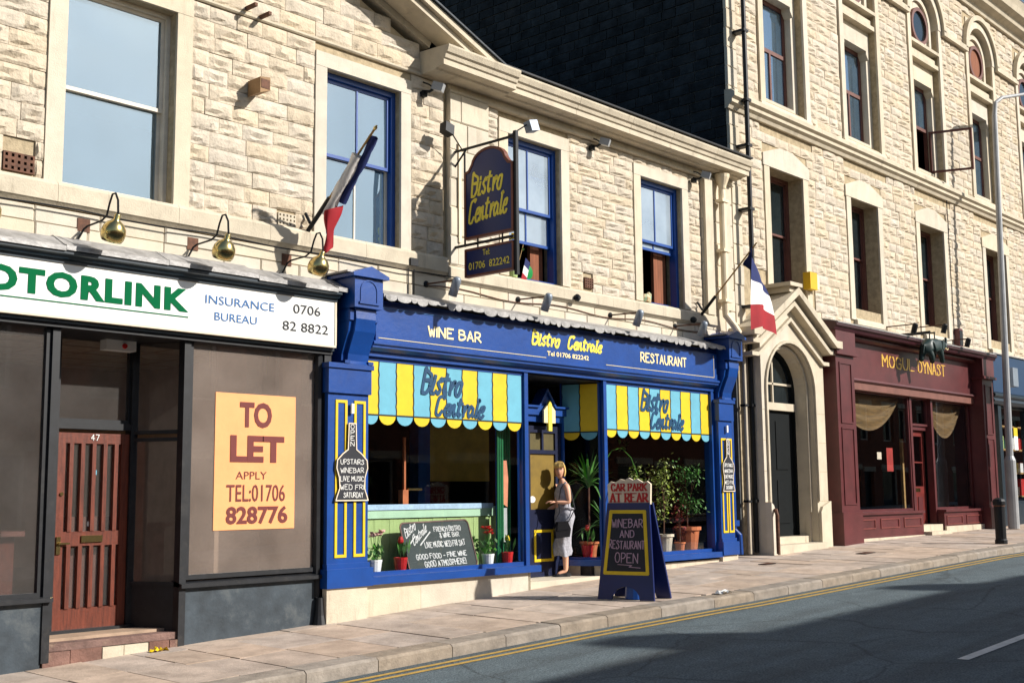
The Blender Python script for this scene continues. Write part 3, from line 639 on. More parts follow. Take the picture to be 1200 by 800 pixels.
for a, c in low:
    w = sash_window(gt, a, c, *LZ, .36, M_brownwin, G_updark, 6.72, 1)
    B('jamb', M_ash, w, (a-.2, a-.002, -.02, .4, 5.25, 7.88)); B('jamb', M_ash, w, (c+.002, c+.2, -.02, .4, 5.25, 7.88))
    bb = MB(); bb.prism([(a-.24, 7.882), (c+.24, 7.882), (c+.24, 8.12), ((a+c)/2+.25, 8.32), ((a+c)/2-.25, 8.32), (a-.24, 8.12)], FX(0), -.03, .4); bb.build('lintel', M_ash, w)
    bb = MB(); moulding(bb, a-.02, c+.02, [(-.06, 5.15), (-.06, 5.24), (-.02, 5.27), (.33, 5.498), (.4, 5.498), (.4, 5.1)]); bb.build('sill', M_ash, w)
def arcpts(cx, cz, r, a0, a1, n): return [(cx+r*math.cos(R(a0+(a1-a0)*i/n)), cz+r*math.sin(R(a0+(a1-a0)*i/n))) for i in range(n+1)]
def ring(mb, cx, cz, r0, r1, a0, a1, n, y0, y1):
    o = arcpts(cx, cz, r1, a0, a1, n); i_ = arcpts(cx, cz, r0, a0, a1, n)
    for k in range(n): mb.prism([i_[k], o[k], o[k+1], i_[k+1]], FX(0), y0, y1)
    return mb
for c in upc:
    x0, x1 = c-.62, c+.62; sp = 13.05
    b = MB(); wall_cells(b, c-.8, c+.8, 9.2, 14.0, [(x0, x1, 9.35, 11.62)], .16, .36); p = b.build('window_bay', M_ash, gt)
    b = MB(); a_ = arcpts(c, sp, .8, 180, 0, 16); b.prism([(c-.8, sp)]+a_[1:-1]+[(c+.8, sp), (c+.8, 14.0), (c-.8, 14.0)], FX(0), -.001, .159); b.build('spandrel', M_ash, p)
    for q in (c-.98, c+.8):
        B('pilaster', M_ash, p, (q+.002, q+.178, -.03, .02, 9.1, sp))
    b = MB(); ring(b, c, sp, .8, .98, 180, 0, 18, -.045, .0); b.build('arch_ring', M_ash, p)
    b = MB(); ring(b, c, sp, 1.0, 1.13, 180, 0, 18, -.12, .0); b.build('hood_mould', M_cap, p)
    b = MB(); ring(b, c, sp, .55, .66, 180, 0, 14, .1, .158); b.box(c-.66, c-.55, .1, .158, 12.5, sp).box(c+.55, c+.66, .1, .158, 12.5, sp); b.build('inner_arch', M_ash, p)
    b = MB(); ring(b, c, 12.95, .38, .47, 0, 360, 24, .08, .157); b.build('oculus', M_brownwin, p)
    b = MB(); b.prism(arcpts(c, 12.95, .38, 0, 345, 23), FX(0), .13, .154); b.build('pane', M_curtain if c == upc[3] else G_updark, p)
    for z, h, d in ((12.0, .1, .0), (12.12, .14, .07), (12.36, .08, -.03)): B('transom', M_cap, p, (c-.795, c+.795, d, .158, z, z+h))
    b = MB(); b.prism([(x0, 11.3), (x0+.1, 11.42), (x0+.1, 11.5), (x1-.1, 11.5), (x1-.1, 11.42), (x1, 11.3), (x1, 11.85), (x0, 11.85)], FX(0), .1, .3); b.build('shouldered_head', M_ash, p)
    sash_w = MB(); yy = .3
    sash_w.box(x0, x0+.07, yy, yy+.08, 9.35, 11.6).box(x1-.07, x1, yy, yy+.08, 9.35, 11.6).box(x0+.07, x1-.07, yy, yy+.08, 11.42, 11.6).box(x0+.07, x1-.07, yy, yy+.08, 9.35, 9.42).box(x0+.07, x1-.07, yy+.004, yy+.07, 10.42, 10.5)
    if c != upc[2]: sash_w.box(c-.03, c+.03, yy+.005, yy+.07, 9.42, 10.42)
    sash_w.build('frame', M_brownwin, p)
    B('pane', G_up, p, (x0+.07, x1-.07, yy+.03, yy+.035, 10.5, 11.42))
    if c != upc[2]: B('pane', G_up, p, (x0+.07, x1-.07, yy+.03, yy+.035, 9.42, 10.42))
    else:       # casement swung outwards
        cz = MB(); hx = x1-.05; q = lambda u, v, d: (hx+u*.35, .25-u*.93-d*0, v)
        for u0, u1, v0, v1 in ((0, .05, 9.4, 10.44), (.95, 1.0, 9.4, 10.44), (.05, .95, 9.4, 9.45), (.05, .95, 10.39, 10.44)):
            cz.bar(q((u0+u1)/2, v0, 0), q((u0+u1)/2, v1, 0), .05) if v1-v0 > .2 else cz.bar(q(u0, (v0+v1)/2, 0), q(u1, (v0+v1)/2, 0), .05)
        cz.build('open_casement', M_brownwin, p)
        g_ = MB(); g_.add([q(.05, 9.45, 0), q(.95, 9.45, 0), q(.95, 10.39, 0), q(.05, 10.39, 0)], [(0, 1, 2, 3)]); g_.build('pane', G_clear, p)
    b = MB(); moulding(b, c-1.0, c+1.0, [(-.05, 9.06), (-.05, 9.12), (.0, 9.17), (.17, 9.2), (.17, 9.06)]); b.build('sill', M_ash, p)
for i in range(len(upc)-1):     # hood-mould string linking the arches
    B('string_moulding', M_cap, gt, (upc[i]+1.0, upc[i+1]-1.0, -.12, .01, sp-.1, sp+.03))
    B('plain_course', M_ash, gt, (upc[i]+1.02, upc[i+1]-1.02, -.02, .02, 8.98, 9.1))
bb = MB(); moulding(bb, XT-.1, 42, [(.02, 8.7), (-.05, 8.7), (-.08, 8.76), (-.14, 8.8), (-.14, 8.86), (-.2, 8.9), (-.2, 8.98), (-.12, 9.04), (.02, 9.05)]); bb.build('string_course', M_cap, gt)
x = XT-.2
while x < 41.9:
    bb = MB(); l = 1.6; moulding(bb, x+.002, x+l-.002, [(.02, 14.3), (-.08, 14.3), (-.12, 14.42), (-.3, 14.5), (-.34, 14.62), (-.5, 14.7), (-.54, 14.85), (-.6, 15.0), (.1, 15.1)]); bb.build('cornice_stone', M_cap, gt); x += l
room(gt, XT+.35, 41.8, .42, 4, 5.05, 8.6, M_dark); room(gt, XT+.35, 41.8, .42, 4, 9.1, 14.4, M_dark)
B('roof', M_slate, gt, (XT-.2, 42, -.4, 9, 15.12, 15.3)); B('rear_wall', M_soot, gt, (XT, 42, 9, 9.3, 0, 15.1)); B('end_wall', M_soot, gt, (41.9, 42.2, .4, 9, 0, 15.1))
# soot-black side wall
B('side_wall', M_sootm, gt, (XT+.03, XT+.33, .401, 9, 0, 15.1), (XT+.03, XT+.068, .05, .4, 0, 15.1))
rs = [q for q in lay_courses(.06, 9.0, 7.2, 15.0, .2, (.3, .55), [])]
put_stones(gt, rs, 'side', M_soot, 'side_wall_stone', lambda u, v: (XT, u, v), rotz=-math.pi/2, limit=295, gap=.022, key=lambda q: (0 if 7.7+.5*q[0] < q[2] < 7.7+.5*q[0]+4.6 else 50)+q[0])

# ================================================================== INSURANCE OFFICE SHOPFRONT
so = thing('shopfront', 'vacant dark framed office shopfront under the white and green sign', 'shopfront', (6.3, -.1, .1))
moY = -.1
lead_prof = [(.02, 4.30), (-.12, 4.285), (-.36, 4.16), (-.40, 4.15), (-.40, 4.10), (-.36, 4.11), (-.1, 4.22), (.02, 4.22)]
b = MB(); x = 3.4
while x < 9.2:
    l = min(1.15, 9.3-x); dz = rnd.uniform(-.012, .012); moulding(b, x, x+l-.004, [(y, z+dz) for y, z in lead_prof]); x += l
b.build('lead_flashing', M_lead, so)
bb = MB(); moulding(bb, 3.4, 9.22, [(.02, 4.2), (-.35, 4.13), (-.38, 4.1), (-.38, 4.07), (-.35, 4.06), (-.33, 4.03), (-.29, 4.02), (-.29, 3.99), (-.24, 3.98), (.02, 3.98)]); bb.build('cornice', M_navy, so)
B('fascia', M_navy, so, (3.4, 9.22, -.235, .02, 3.4, 3.98))
B('soffit', M_dkwood, so, (3.4, 9.22, -.2, .6, 3.36, 3.399))
# windows: left window, splayed return, door, right window
def glazing(parent, pts, z0, z1, name, mf, mg, fw_=.05, label=None, sill=True):
    """vertical framed pane between two plan points"""
    a = Vector((pts[0][0], pts[0][1], 0)); c = Vector((pts[1][0], pts[1][1], 0)); d = (c-a).normalized(); L_ = (c-a).length
    fn = frame_fn((a.x, a.y, 0), (d.x, d.y, 0)); m = MB()
    for u0, u1, v0, v1 in ((0, fw_, z0, z1), (L_-fw_, L_, z0, z1), (fw_, L_-fw_, z1-fw_, z1), (fw_, L_-fw_, z0, z0+fw_)):
        m.prism([(u0, v0), (u1, v0), (u1, v1), (u0, v1)], fn, -.02, .04)
    w = m.build(name, mf, parent)
    g = MB(); g.prism([(fw_, z0+fw_), (L_-fw_, z0+fw_), (L_-fw_, z1-fw_), (fw_, z1-fw_)], fn, .008, .014); g.build('pane', mg, w)
    if label: w['label'] = label
    return w, fn, L_
glazing(so, [(3.5, moY), (5.72, moY)], .72, 3.42, 'window', M_dkwood, G_dusty2)
wr, fnr, Lr = glazing(so, [(7.30, moY), (9.12, moY)], .80, 3.42, 'window', M_dkwood, G_dusty, label='wide dusty shop window with the orange poster behind it')
glazing(so, [(6.98, .5), (7.26, moY+.02)], 2.36, 3.40, 'window', M_dkwood, G_dusty2, .04); glazing(so, [(6.98, .5), (7.26, moY+.02)], .74, 2.32, 'window', M_dkwood, G_dusty2, .04)
glazing(so, [(5.74, moY+.02), (6.08, .5)], .74, 3.40, 'window', M_dkwood, G_dusty2, .04)
glazing(so, [(6.08, .5), (6.97, .5)], 2.47, 3.42, 'fanlight', M_dkwood, G_dusty2, .04)
B('post', M_dkwood, so, (5.72, 5.80, moY-.05, moY+.06, .1, 3.42)); B('post', M_dkwood, so, (7.22, 7.30, moY-.05, moY+.06, .1, 3.42)); B('post', M_dkwood, so, (9.12, 9.22, moY-.08, moY+.06, .1, 3.42))
B('post', M_dkwood, so, (6.03, 6.12, .44, .56, .3, 3.42)); B('post', M_dkwood, so, (6.95, 7.03, .44, .56, .3, 3.42))
B('transom', M_dkwood, so, (6.12, 6.95, .45, .53, 2.40, 2.47))
bb = MB(); moulding(bb, 3.5, 5.80, [(.0, .70), (-.2, .68), (-.2, .72), (.0, .75)]); bb.build('sill', M_dkwood, so)
bb = MB(); moulding(bb, 7.22, 9.22, [(.0, .74), (-.2, .72), (-.2, .76), (.0, .80)]); bb.build('sill', M_dkwood, so)
B('stall_riser', M_slateriser, so, (3.5, 5.72, -.13, .0, -.3, .69)); B('stall_riser', M_slateriser, so, (7.30, 9.14, -.13, .0, .0, .73))
for a, c in (((6.98, .5), (7.26, -.1)), ((5.74, -.1), (6.08, .5))):
    m = MB(); d = Vector((c[0]-a[0], c[1]-a[1], 0)); m.prism([(0, .2), (d.length, .2), (d.length, .74), (0, .74)], frame_fn((a[0], a[1], 0), d), 0, .05); m.build('stall_riser', M_dkwood, so)
# timber door: top, middle and bottom rails, stiles, and vertical bars before dark glass
B('door_glass', G_dusty2, so, (6.2, 6.88, .50, .505, .55, 2.3))
dr = B('door', M_door, so, (6.13, 6.22, .47, .53, .33, 2.36), (6.86, 6.95, .47, .53, .33, 2.36), (6.22, 6.86, .475, .525, 2.25, 2.36), (6.22, 6.86, .472, .528, 1.18, 1.33), (6.22, 6.86, .475, .525, .33, .54))
dr['label'] = 'red brown timber door with vertical bars and a brass letter plate'
for k in range(5): B('bar', M_door, dr, (6.22+.64*(k+.5)/5+.03*0-.022, 6.22+.64*(k+.5)/5+.022, .462, .52, 1.33, 2.25)) if k < 4 or True else None
for k in range(5): B('bar', M_door, dr, (6.22+.64*(k+.5)/5-.022, 6.22+.64*(k+.5)/5+.022, .462, .52, .54, 1.18))
B('letter_plate', M_brass, dr, (6.42, 6.66, .455, .473, 1.215, 1.285)); B('lock_plate', M_brass, dr, (6.145, 6.19, .455, .47, 1.1, 1.28)); B('handle', M_brass, dr, (6.16, 6.28, .43, .445, 1.2, 1.22))
b = MB(); b.lathe((6.185, .468, 1.72), [(.02, 0), (.02, .012)], 10, (0, -1, 0)); b.build('lock', M_brass, dr)
B('sticker', M_white, dr, (6.5, 6.55, .494, .497, 1.38, 1.43)); B('sticker', M_cyan, dr, (6.56, 6.59, .494, .497, 1.92, 1.97))
B('threshold', M_dkwood, so, (6.03, 7.03, .40, .56, .27, .33))
B('inner_panel', M_mar2, so, (6.2, 6.9, .62, .66, .5, 1.48))
# worn step built of short stones
sp_ = thing('doorstep', 'worn red brown doorstep patched with pale stone below the office door', 'step', (6.5, -.05, .1))
B('tread', M_step, sp_, (5.76, 7.28, -.12, .5, .2, .27))
for a, c, mm in ((5.74, 6.02, M_step), (6.03, 6.36, M_step), (6.37, 6.6, M_cap), (6.61, 6.88, M_cap), (6.89, 7.12, M_step), (7.13, 7.29, M_step)):
    B('riser_stone', mm, sp_, (a, c, -.145+rnd.uniform(-.006, .006), -.0, -.1, .2+rnd.uniform(-.01, 0)))
b = MB(); write(b, '47', .09, .06, .008, frame_fn((6.5, .47, 2.285), (1, 0, 0))); b.build('door_number', M_chalk, dr)
# office interior
room(so, 3.6, 9.05, .06, 4.0, .3, 3.45, M_roomgrey, M_ceil, mat('office_floor', (170, 146, 124), .8))
for k in range(6): B('ceiling_joint', M_roomgrey, so, (3.7, 9.0, .5+.6*k, .52+.6*k, 3.44, 3.448))
for k in range(8): B('ceiling_joint', M_roomgrey, so, (4.2+.62*k, 4.22+.62*k, .1, 3.9, 3.441, 3.449))
B('counter', M_door, so, (3.8, 5.72, .5, .6, .3, 1.3)); B('counter_top', M_mar2, so, (3.8, 5.78, .4, .8, 1.3, 1.35)); B('partition', M_roomgrey, so, (8.35, 9.0, .9, 1.0, .3, 3.4))
ro = [(4.9, .5, 3.42), (4.9, .5, 3.3), (4.93, .48, 3.12), (4.87, .46, 3.0)]
b = MB(); b.tube(ro, .006, 5); b.build('light_pull', M_cream, so); b = MB(); b.tube([(7.9, .4, 3.42), (7.9, .4, 3.15)], .006, 5); b.build('light_pull', M_cream, so); b = MB(); b.tube([(8.8, .5, 3.42), (8.77, .5, 3.15)], .006, 5); b.build('light_pull', M_cream, so)
al = thing('alarm_unit', 'small white ceiling unit with a red button above the office door', 'alarm', (6.75, .38, 3.3))
B('casing', M_white, al, (6.55, 6.9, .3, .44, 3.25, 3.36)); b = MB(); b.lathe((6.76, .3, 3.30), [(.03, 0), (.025, .02)], 12, (0, -1, 0)); b.build('button', M_red, al)
# poster
po = tag(B('poster', M_orange, None, (7.66, 8.76, -.098, -.095, 1.31, 2.83)), 'orange TO LET poster in the wide dusty office window', 'poster')
po2 = po
fn = lambda ox, oz, y=-.0995: frame_fn((ox, y, oz), (1, 0, 0))
def bt(parent, m, text, x0, x1, z0, z1, y, bold=0.0, name='lettering', spacing=1):
    b = MB(); btext(text, x1-x0, z1-z0, frame_fn((x0, y, z0), (1, 0, 0)), b, bold, spacing); return b.build(name, m, parent)
bt(po, M_brownink, 'TO', 7.98, 8.42, 2.45, 2.74, -.0995, .035); bt(po, M_brownink, 'LET', 7.86, 8.6, 2.06, 2.36, -.0995, .04)
bt(po, M_brownink, 'APPLY', 7.94, 8.36, 1.87, 1.955, -.0995, -.004); bt(po, M_brownink, 'TEL:01706', 7.82, 8.62, 1.62, 1.81, -.0995, .005); bt(po, M_brownink, '828776', 7.82, 8.66, 1.37, 1.57, -.0995, .03)
# sign
sg = thing('shop_sign', 'long white sign with large green lettering above the office windows', 'sign', (7, -.3, 3.45))
B('sign_panel', M_white, sg, (3.42, 9.19, -.275, -.24, 3.46, 3.985)); B('sign_trim', M_signcream, sg, (3.40, 9.21, -.285, -.236, 3.435, 3.459), (9.191, 9.215, -.285, -.236, 3.46, 3.985), (3.42, 9.19, -.282, -.24, 3.986, 4.0))
bt(sg, M_green, 'MOTORLINK', 4.62, 7.17, 3.645, 3.90, -.277, .05, 'lettering', 1.14); B('underline', M_green, sg, (4.62, 7.17, -.281, -.276, 3.59, 3.602))
bt(sg, M_lblue, 'INSURANCE', 7.38, 8.3, 3.775, 3.87, -.277, .002); bt(sg, M_lblue, 'BUREAU', 7.50, 8.06, 3.60, 3.69, -.277, .002)
bt(sg, M_dblk, '0706', 8.57, 8.97, 3.79, 3.90, -.277, .004); bt(sg, M_dblk, '82 8822', 8.42, 9.09, 3.58, 3.69, -.277, .004)

# ================================================================== BISTRO SHOPFRONT
sb = thing('shopfront', 'royal blue bistro shopfront with yellow and pale blue striped panels over its windows', 'shopfront', (13.7, -.1, .4))
# lead canopy with a ragged scalloped edge
b = MB(); x = 9.86
while x < 17.62:
    l = min(1.3, 17.64-x); moulding(b, x, x+l-.004, [(.02, 4.29), (-.1, 4.27), (-.38, 4.17), (-.41, 4.16), (-.41, 4.12), (-.38, 4.12), (-.1, 4.2), (.02, 4.2)]); x += l
b.build('lead_flashing', M_lead, sb)
x = 9.88; b = MB(); rr = random.Random(5)
while x < 17.6:
    w_ = rr.uniform(.09, .25); d_ = rr.uniform(.01, .06)
    b.prism([(x, 4.14)]+[(x+w_/2-w_/2*math.cos(math.pi*k/6), 4.12-d_*math.sin(math.pi*k/6)) for k in range(7)]+[(x+w_, 4.14)], FX(0), -.416-rr.uniform(0, .006), -.412); x += w_+.004
b.build('scalloped_edge', M_lead, sb)
B('fascia_core', M_blue, sb, (9.8, 17.7, -.22, .03, 3.5, 4.11)); 
fa = B('fascia', M_blue, sb, (9.86, 17.6, -.26, -.221, 3.585, 4.03)); B('fascia_trim', M_lblue, fa, (9.9, 12.3, -.268, -.262, 4.0, 4.008))
bb = MB(); moulding(bb, 9.8, 17.62, [(.0, 3.585), (-.27, 3.585), (-.3, 3.565), (-.3, 3.54), (-.27, 3.525), (-.27, 3.5), (-.2, 3.46), (.0, 3.46)]); bb.build('cornice', M_blue, sb)
B('fascia_line', M_cream, fa, (9.9, 13.1, -.266, -.262, 3.62, 3.627)); B('fascia_line', M_cream, fa, (14.5, 17.5, -.266, -.262, 3.62, 3.627)); B('fascia_line', M_cream, fa, (17.493, 17.5, -.266, -.262, 3.63, 4.0))
B('head_beam', M_blue, sb, (9.74, 17.7, -.17, .1, 3.4, 3.459))
B('lobby_soffit', M_dkwood, sb, (12.75, 14.65, -.1, .8, 3.37, 3.399))
def w_(text, x0, z0, w, h, t, m, y=-.262, **k):
    b = MB(); write(b, text, w, h, t, frame_fn((x0, y, z0), (1, 0, 0)), **k); return b.build('lettering', m, fa)
w_('WINE BAR', 10.76, 3.725, .98, .125, .026, M_cream); w_('RESTAURANT', 15.40, 3.745, 1.26, .14, .026, M_cream)
w_('Bistro', 12.80, 3.80, .62, .19, .036, M_lettyel, font='script', slant=.2); w_('Centrale', 13.60, 3.80, .80, .18, .036, M_lettyel, font='script', slant=.2)
bt(fa, M_cream, 'Tel 01706 822242', 13.12, 14.08, 3.655, 3.725, -.2625, .02)
# consoles and pilasters
def console(x0, x1, pz=.62, px0=None, px1=None, panels=(), zt=4.44):
    xc = (x0+x1)/2; px0 = px0 or x0; px1 = px1 or x1
    c = MB(); c.prism([(x0, 3.93), (x1, 3.93), (x1, 4.30), (x0, 4.30)], FX(0), -.48, .0)
    c.prism([(x0-.06, 4.301), (x1+.06, 4.301), (x1+.06, 4.34), (xc, zt), (x0-.06, 4.34)], FX(0), -.53, .0)
    o = c.build('console_cap', M_blue, sb)
    k = MB(); ring(k, xc, 4.14, .12, .14, 180, 0, 10, -.49, -.481); k.box(xc-.14, xc-.12, -.49, -.481, 4.0, 4.14).box(xc+.12, xc+.14, -.49, -.481, 4.0, 4.14); k.box(xc-.16, xc+.16, -.5, -.481, 3.975, 4.0); k.build('arched_panel', M_blue, o)
    B('lead_cover', M_lead, o, (x0-.1, xc+.05, -.46, .02, 4.35, 4.37))
    k = MB(); p = [(0, 3.93), (-.42, 3.93), (-.43, 3.8), (-.40, 3.65), (-.33, 3.5), (-.28, 3.38), (-.27, 3.3), (-.30, 3.26), (0, 3.26)]
    moulding(k, x0+.07, x1-.07, p); k.build('console_scroll', M_blue, sb)
    for a in (x0+.01, x1-.07):
        k = MB(); moulding(k, a, a+.06, [(y+(.05 if y < -.1 else 0), z) for y, z in p]); k.box(a-.01, a+.07, -.40, 0, 3.78, 3.90).box(a-.01, a+.07, -.31, 0, 3.262, 3.30); k.build('console_scroll', M_blue, sb)
    k = B('pilaster', M_blue, sb, (px0, px1, -.24, .0, pz+.28, 2.9)); B('pilaster_cap', M_blue, k, (px0-.04, px1+.04, -.30, .0, 3.2, 3.259), (px0-.02, px1+.02, -.275, .0, 2.9, 3.2))
    B('pilaster_base', M_blue, k, (px0-.03, px1+.05, -.29, .0, pz, pz+.22), (px0-.01, px1+.02, -.26, .0, pz+.22, pz+.28))
    for a, c_, z0, z1 in panels:
        t = .035; f = B('yellow_beading', M_yel, k, (a, a+t, -.252, -.241, z0, z1), (c_-t, c_, -.252, -.241, z0, z1), (a+t, c_-t, -.252, -.241, z1-t, z1), (a+t, c_-t, -.252, -.241, z0, z0+t))
    return k
console(9.33, 9.78, .60, 9.13, 9.76, ((9.24, 9.42, .95, 2.82), (9.53, 9.71, .95, 2.82)))
console(17.66, 18.08, .63, 17.62, 18.04, ((17.67, 17.83, 1.0, 2.6), (17.86, 18.01, 1.0, 2.6)))
B('plinth_stone', M_cap, sb, (9.12, 9.74, -.26, .0, .0, .6)); 
x = 9.745
for l in (.95, 1.0, 1.05): B('plinth_stone', M_ash, sb, (x, x+l-.004, -.19, .0, .0, .6)); x += l
B('plinth_stone', M_cap, sb, (14.5, 15.9, -.19, .0, .2, .57)); B('plinth_stone', M_cap, sb, (15.903, 17.62, -.19, .0, .2, .57)); B('plinth_stone', M_cap, sb, (17.62, 18.1, -.25, .0, .3, .62))
m = MB(); m.prism([(0, .2), (.66, .2), (.66, .6), (0, .6)], frame_fn((14.29, .5, 0), (.24, -.6, 0)), 0, .08); m.build('plinth_stone', M_cap, sb)
m = MB(); m.prism([(0, .2), (.75, .2), (.75, .6), (0, .6)], frame_fn((12.80, -.18, 0), (.58, .66, 0)), 0, .08); m.build('plinth_stone', M_cap, sb)
def sill(pts, z0=.605):
    b = MB(); a, c = pts
    b.prism(a+c[::-1], lambda u, v, d: (u, v, d), z0, z0+.09); return b.build('sill', M_blue, sb)
sill(([(9.76, -.27), (12.93, -.27)], [(9.76, .05), (12.85, .05)])); sill(([(14.50, -.27), (17.62, -.27)], [(14.6, .05), (17.62, .05)]))
sill(([(14.50, -.265), (14.18, .5)], [(14.6, .06), (14.4, .5)]), .601)
zb, zt = .695, 3.40
wl, fl, Ll = glazing(sb, [(9.76, -.1), (12.78, -.1)], zb, zt, 'window', M_blue, G_clear, .05, label='large left shop window with flower pots along its sill')
wrt, fr_, Lr_ = glazing(sb, [(14.6, -.1), (17.62, -.1)], zb, zt, 'window', M_blue, G_clear, .05, label='large right shop window filled with pot plants')
wsd, fs_, Ls_ = glazing(sb, [(14.31, .5), (14.56, -.08)], zb, zt, 'window', M_blue, glass('thin_clear_glass', 1.14, tint=(.97, .98, .98)), .03, label='narrow splayed pane beside the bistro door')
glazing(sb, [(12.82, -.08), (13.36, .5)], zb, zt, 'window', M_blue, G_clear, .03)
for xx in (12.75, 14.57): B('corner_post', M_blue, sb, (xx, xx+.075, -.15, -.075, zb, zt+.02))
B('post', M_blue, sb, (17.54, 17.62, -.16, .0, zb, zt)); 
# striped panels painted to look like awnings, with scallops
def striped(win, fn_, u0, widths, cols, z0, z1, wl_=.016, y=-.012):
    u = u0; n = len(widths); pos = [u0]
    for k, wd_ in enumerate(widths):
        B_ = MB(); B_.prism([(u, z0), (u+wd_, z0), (u+wd_, z1), (u, z1)], fn_, y, y+.004); B_.build('stripe', cols[k % 2], win)
        s_ = MB(); s_.prism([(u+wd_*.03, z0-.012)]+[(u+wd_/2-wd_*.47*math.cos(math.pi*j/8), z0-.012-.115*math.sin(math.pi*j/8)) for j in range(1, 8)]+[(u+wd_*.97, z0-.012)], fn_, y, y+.004); s_.build('scallop', cols[(k+1) % 2], win)
        u += wd_; pos.append(u)
    for u in pos[:-1]:
        l = MB(); ribbon(l, [(u+.006*math.sin(j*2.3), z0+(z1-z0)*j/12) for j in range(13)], wl_, fn_, lift=-y+.001); l.build('stripe_outline', M_black, win)
    l = MB(); ribbon(l, [(u0, z0-.004), (pos[-1], z0-.004)], wl_*1.1, fn_, lift=-y+.002); l.build('stripe_outline', M_black, win)
C_, Y_ = M_cyan, M_yel
striped(wl, fl, .03, [.25]+[.298]*9, [Y_, C_], 2.68, 3.35)
striped(wrt, fr_, .045, [.292]*10, [C_, Y_], 2.66, 3.35)
striped(wsd, fs_, .03, [.285, .285], [C_, Y_], 2.62, 3.35)
for fn_, win, u in ((fl, wl, 1.02), (fr_, wrt, .98)):
    b = MB(); write(b, 'Bistro', 0.75, .3, .05, lambda a, v, d, f=fn_, u=u: f(a+u, v+3.0, d-.017), font='script', slant=.25); b.build('lettering', mat('blue_script_paint', (4, 66, 104), .5), win)
    b = MB(); write(b, 'Centrale', 0.92, .25, .045, lambda a, v, d, f=fn_, u=u: f(a+u+.25, v+2.72, d-.017), font='script', slant=.22); b.build('lettering', MATS['blue_script_paint'], win)
# door in the lobby with pediment
dd = thing('shop_door', 'navy half-glazed bistro door with yellow panes and a small pediment', 'door', (13.85, .5, .46))
DX0, DX1 = 13.42, 14.28
B('door_frame', M_blue, dd, (DX0-.06, DX0, .44, .56, .45, 2.76), (DX1, DX1+.05, .44, .56, .45, 2.76), (DX0-.06, DX1+.05, .44, .56, 2.76, 2.86))
b = MB(); b.prism([(DX0-.12, 2.86), (DX1+.1, 2.86), (DX1+.1, 2.97), (14.02, 2.97), (13.86, 3.2), (13.7, 2.97), (DX0-.12, 2.97)], FX(0), .40, .56); b.prism([(DX0-.16, 2.971), (13.68, 2.971), (13.86, 3.22), (14.04, 2.971), (DX1+.14, 2.971), (DX1+.14, 3.0), (14.06, 3.0), (13.86, 3.27), (13.66, 3.0), (DX0-.16, 3.0)], FX(0), .36, .56); b.build('pediment', M_blue, dd)
for sg_ in (-1, 1):
    b = MB(); b.prism([(13.86+sg_*.045, 2.74), (13.86+sg_*.13, 2.74), (13.86+sg_*.13, 2.93), (13.86+sg_*.045, 3.01)], FX(0), .33, .36); b.build('key_ornament', M_cream, dd)
b = MB(); b.prism([(13.82, 2.62), (13.90, 2.62), (13.90, 3.02), (13.86, 3.08), (13.82, 3.02)], FX(0), .32, .36); b.build('key_ornament', M_lettyel, dd)
lf = B('door_leaf', mat('navy_door_paint', (18, 26, 56), .4), dd, (DX0+.002, DX0+.14, .47, .53, .46, 2.7), (DX1-.14, DX1-.002, .47, .53, .46, 2.7), (DX0+.14, DX1-.14, .47, .53, .46, 1.45), (DX0+.14, DX1-.14, .47, .53, 2.28, 2.34), (DX0+.14, DX1-.14, .47, .53, 2.6, 2.7), (13.83, 13.87, .47, .53, 2.34, 2.6))
B('pane', mat('shaded_mustard_glass', (122, 98, 28), .6), lf, (DX0+.14, DX1-.14, .495, .505, 1.45, 2.28)); B('pane', mat('dim_shaded_mustard_glass', (84, 74, 34), .6), lf, (DX0+.14, 13.83, .495, .505, 2.34, 2.6), (13.87, DX1-.14, .495, .505, 2.34, 2.6))  # lobby shade put into the darkened mustard of the panes
B('yellow_beading', M_yel, lf, (13.62, 13.66, .458, .469, .68, 1.15), (14.02, 14.06, .458, .469, .68, 1.15), (13.66, 14.02, .458, .469, 1.11, 1.15), (13.66, 14.02, .458, .469, .68, .72))
b = MB(); b.prism([(13.62+.07*math.cos(k*.52), 1.6+.05*math.sin(k*.52)) for k in range(12)], FX(0), .49, .494); b.build('oval_sticker', M_white, lf)
B('threshold', M_ash, dd, (12.8, 14.5, -.12, .58, .33, .455))
# interior of the bistro
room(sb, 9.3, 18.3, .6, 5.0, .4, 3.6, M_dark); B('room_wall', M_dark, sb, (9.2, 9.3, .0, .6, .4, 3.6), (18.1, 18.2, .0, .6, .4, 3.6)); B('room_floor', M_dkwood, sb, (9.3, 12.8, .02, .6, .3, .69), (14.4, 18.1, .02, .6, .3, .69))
for k in range(22): B('board', M_palegreen, wl, (9.8+k*.13, 9.926+k*.13, .28+.003*(k % 2), .31, .69, 1.38))
B('panel_rail', M_palegreen2, wl, (9.79, 12.56, .255, .33, 1.385, 1.52)); B('gingham_cloth', M_gingham, wl, (9.79, 12.5, .245, .42, 1.525, 1.56), (9.79, 12.5, .240, .248, 1.49, 1.555))
B('interior_column', M_bluecol, sb, (12.9, 13.15, 2.2, 2.4, .4, 3.6)); B('interior_partition', M_yelwall, sb, (13.16, 14.6, 2.3, 2.4, 1.9, 3.4)); B('interior_screen', M_redpanel, sb, (12.0, 12.5, 3.0, 3.05, 1.9, 2.9)); B('screen_frame', M_mar2, sb, (11.95, 12.0, 2.97, 3.05, .6, 3.1), (12.5, 12.55, 2.97, 3.05, .6, 3.1), (12.23, 12.27, 2.97, 2.999, 1.9, 2.9), (12.0, 12.5, 2.97, 2.999, 2.3, 2.34))
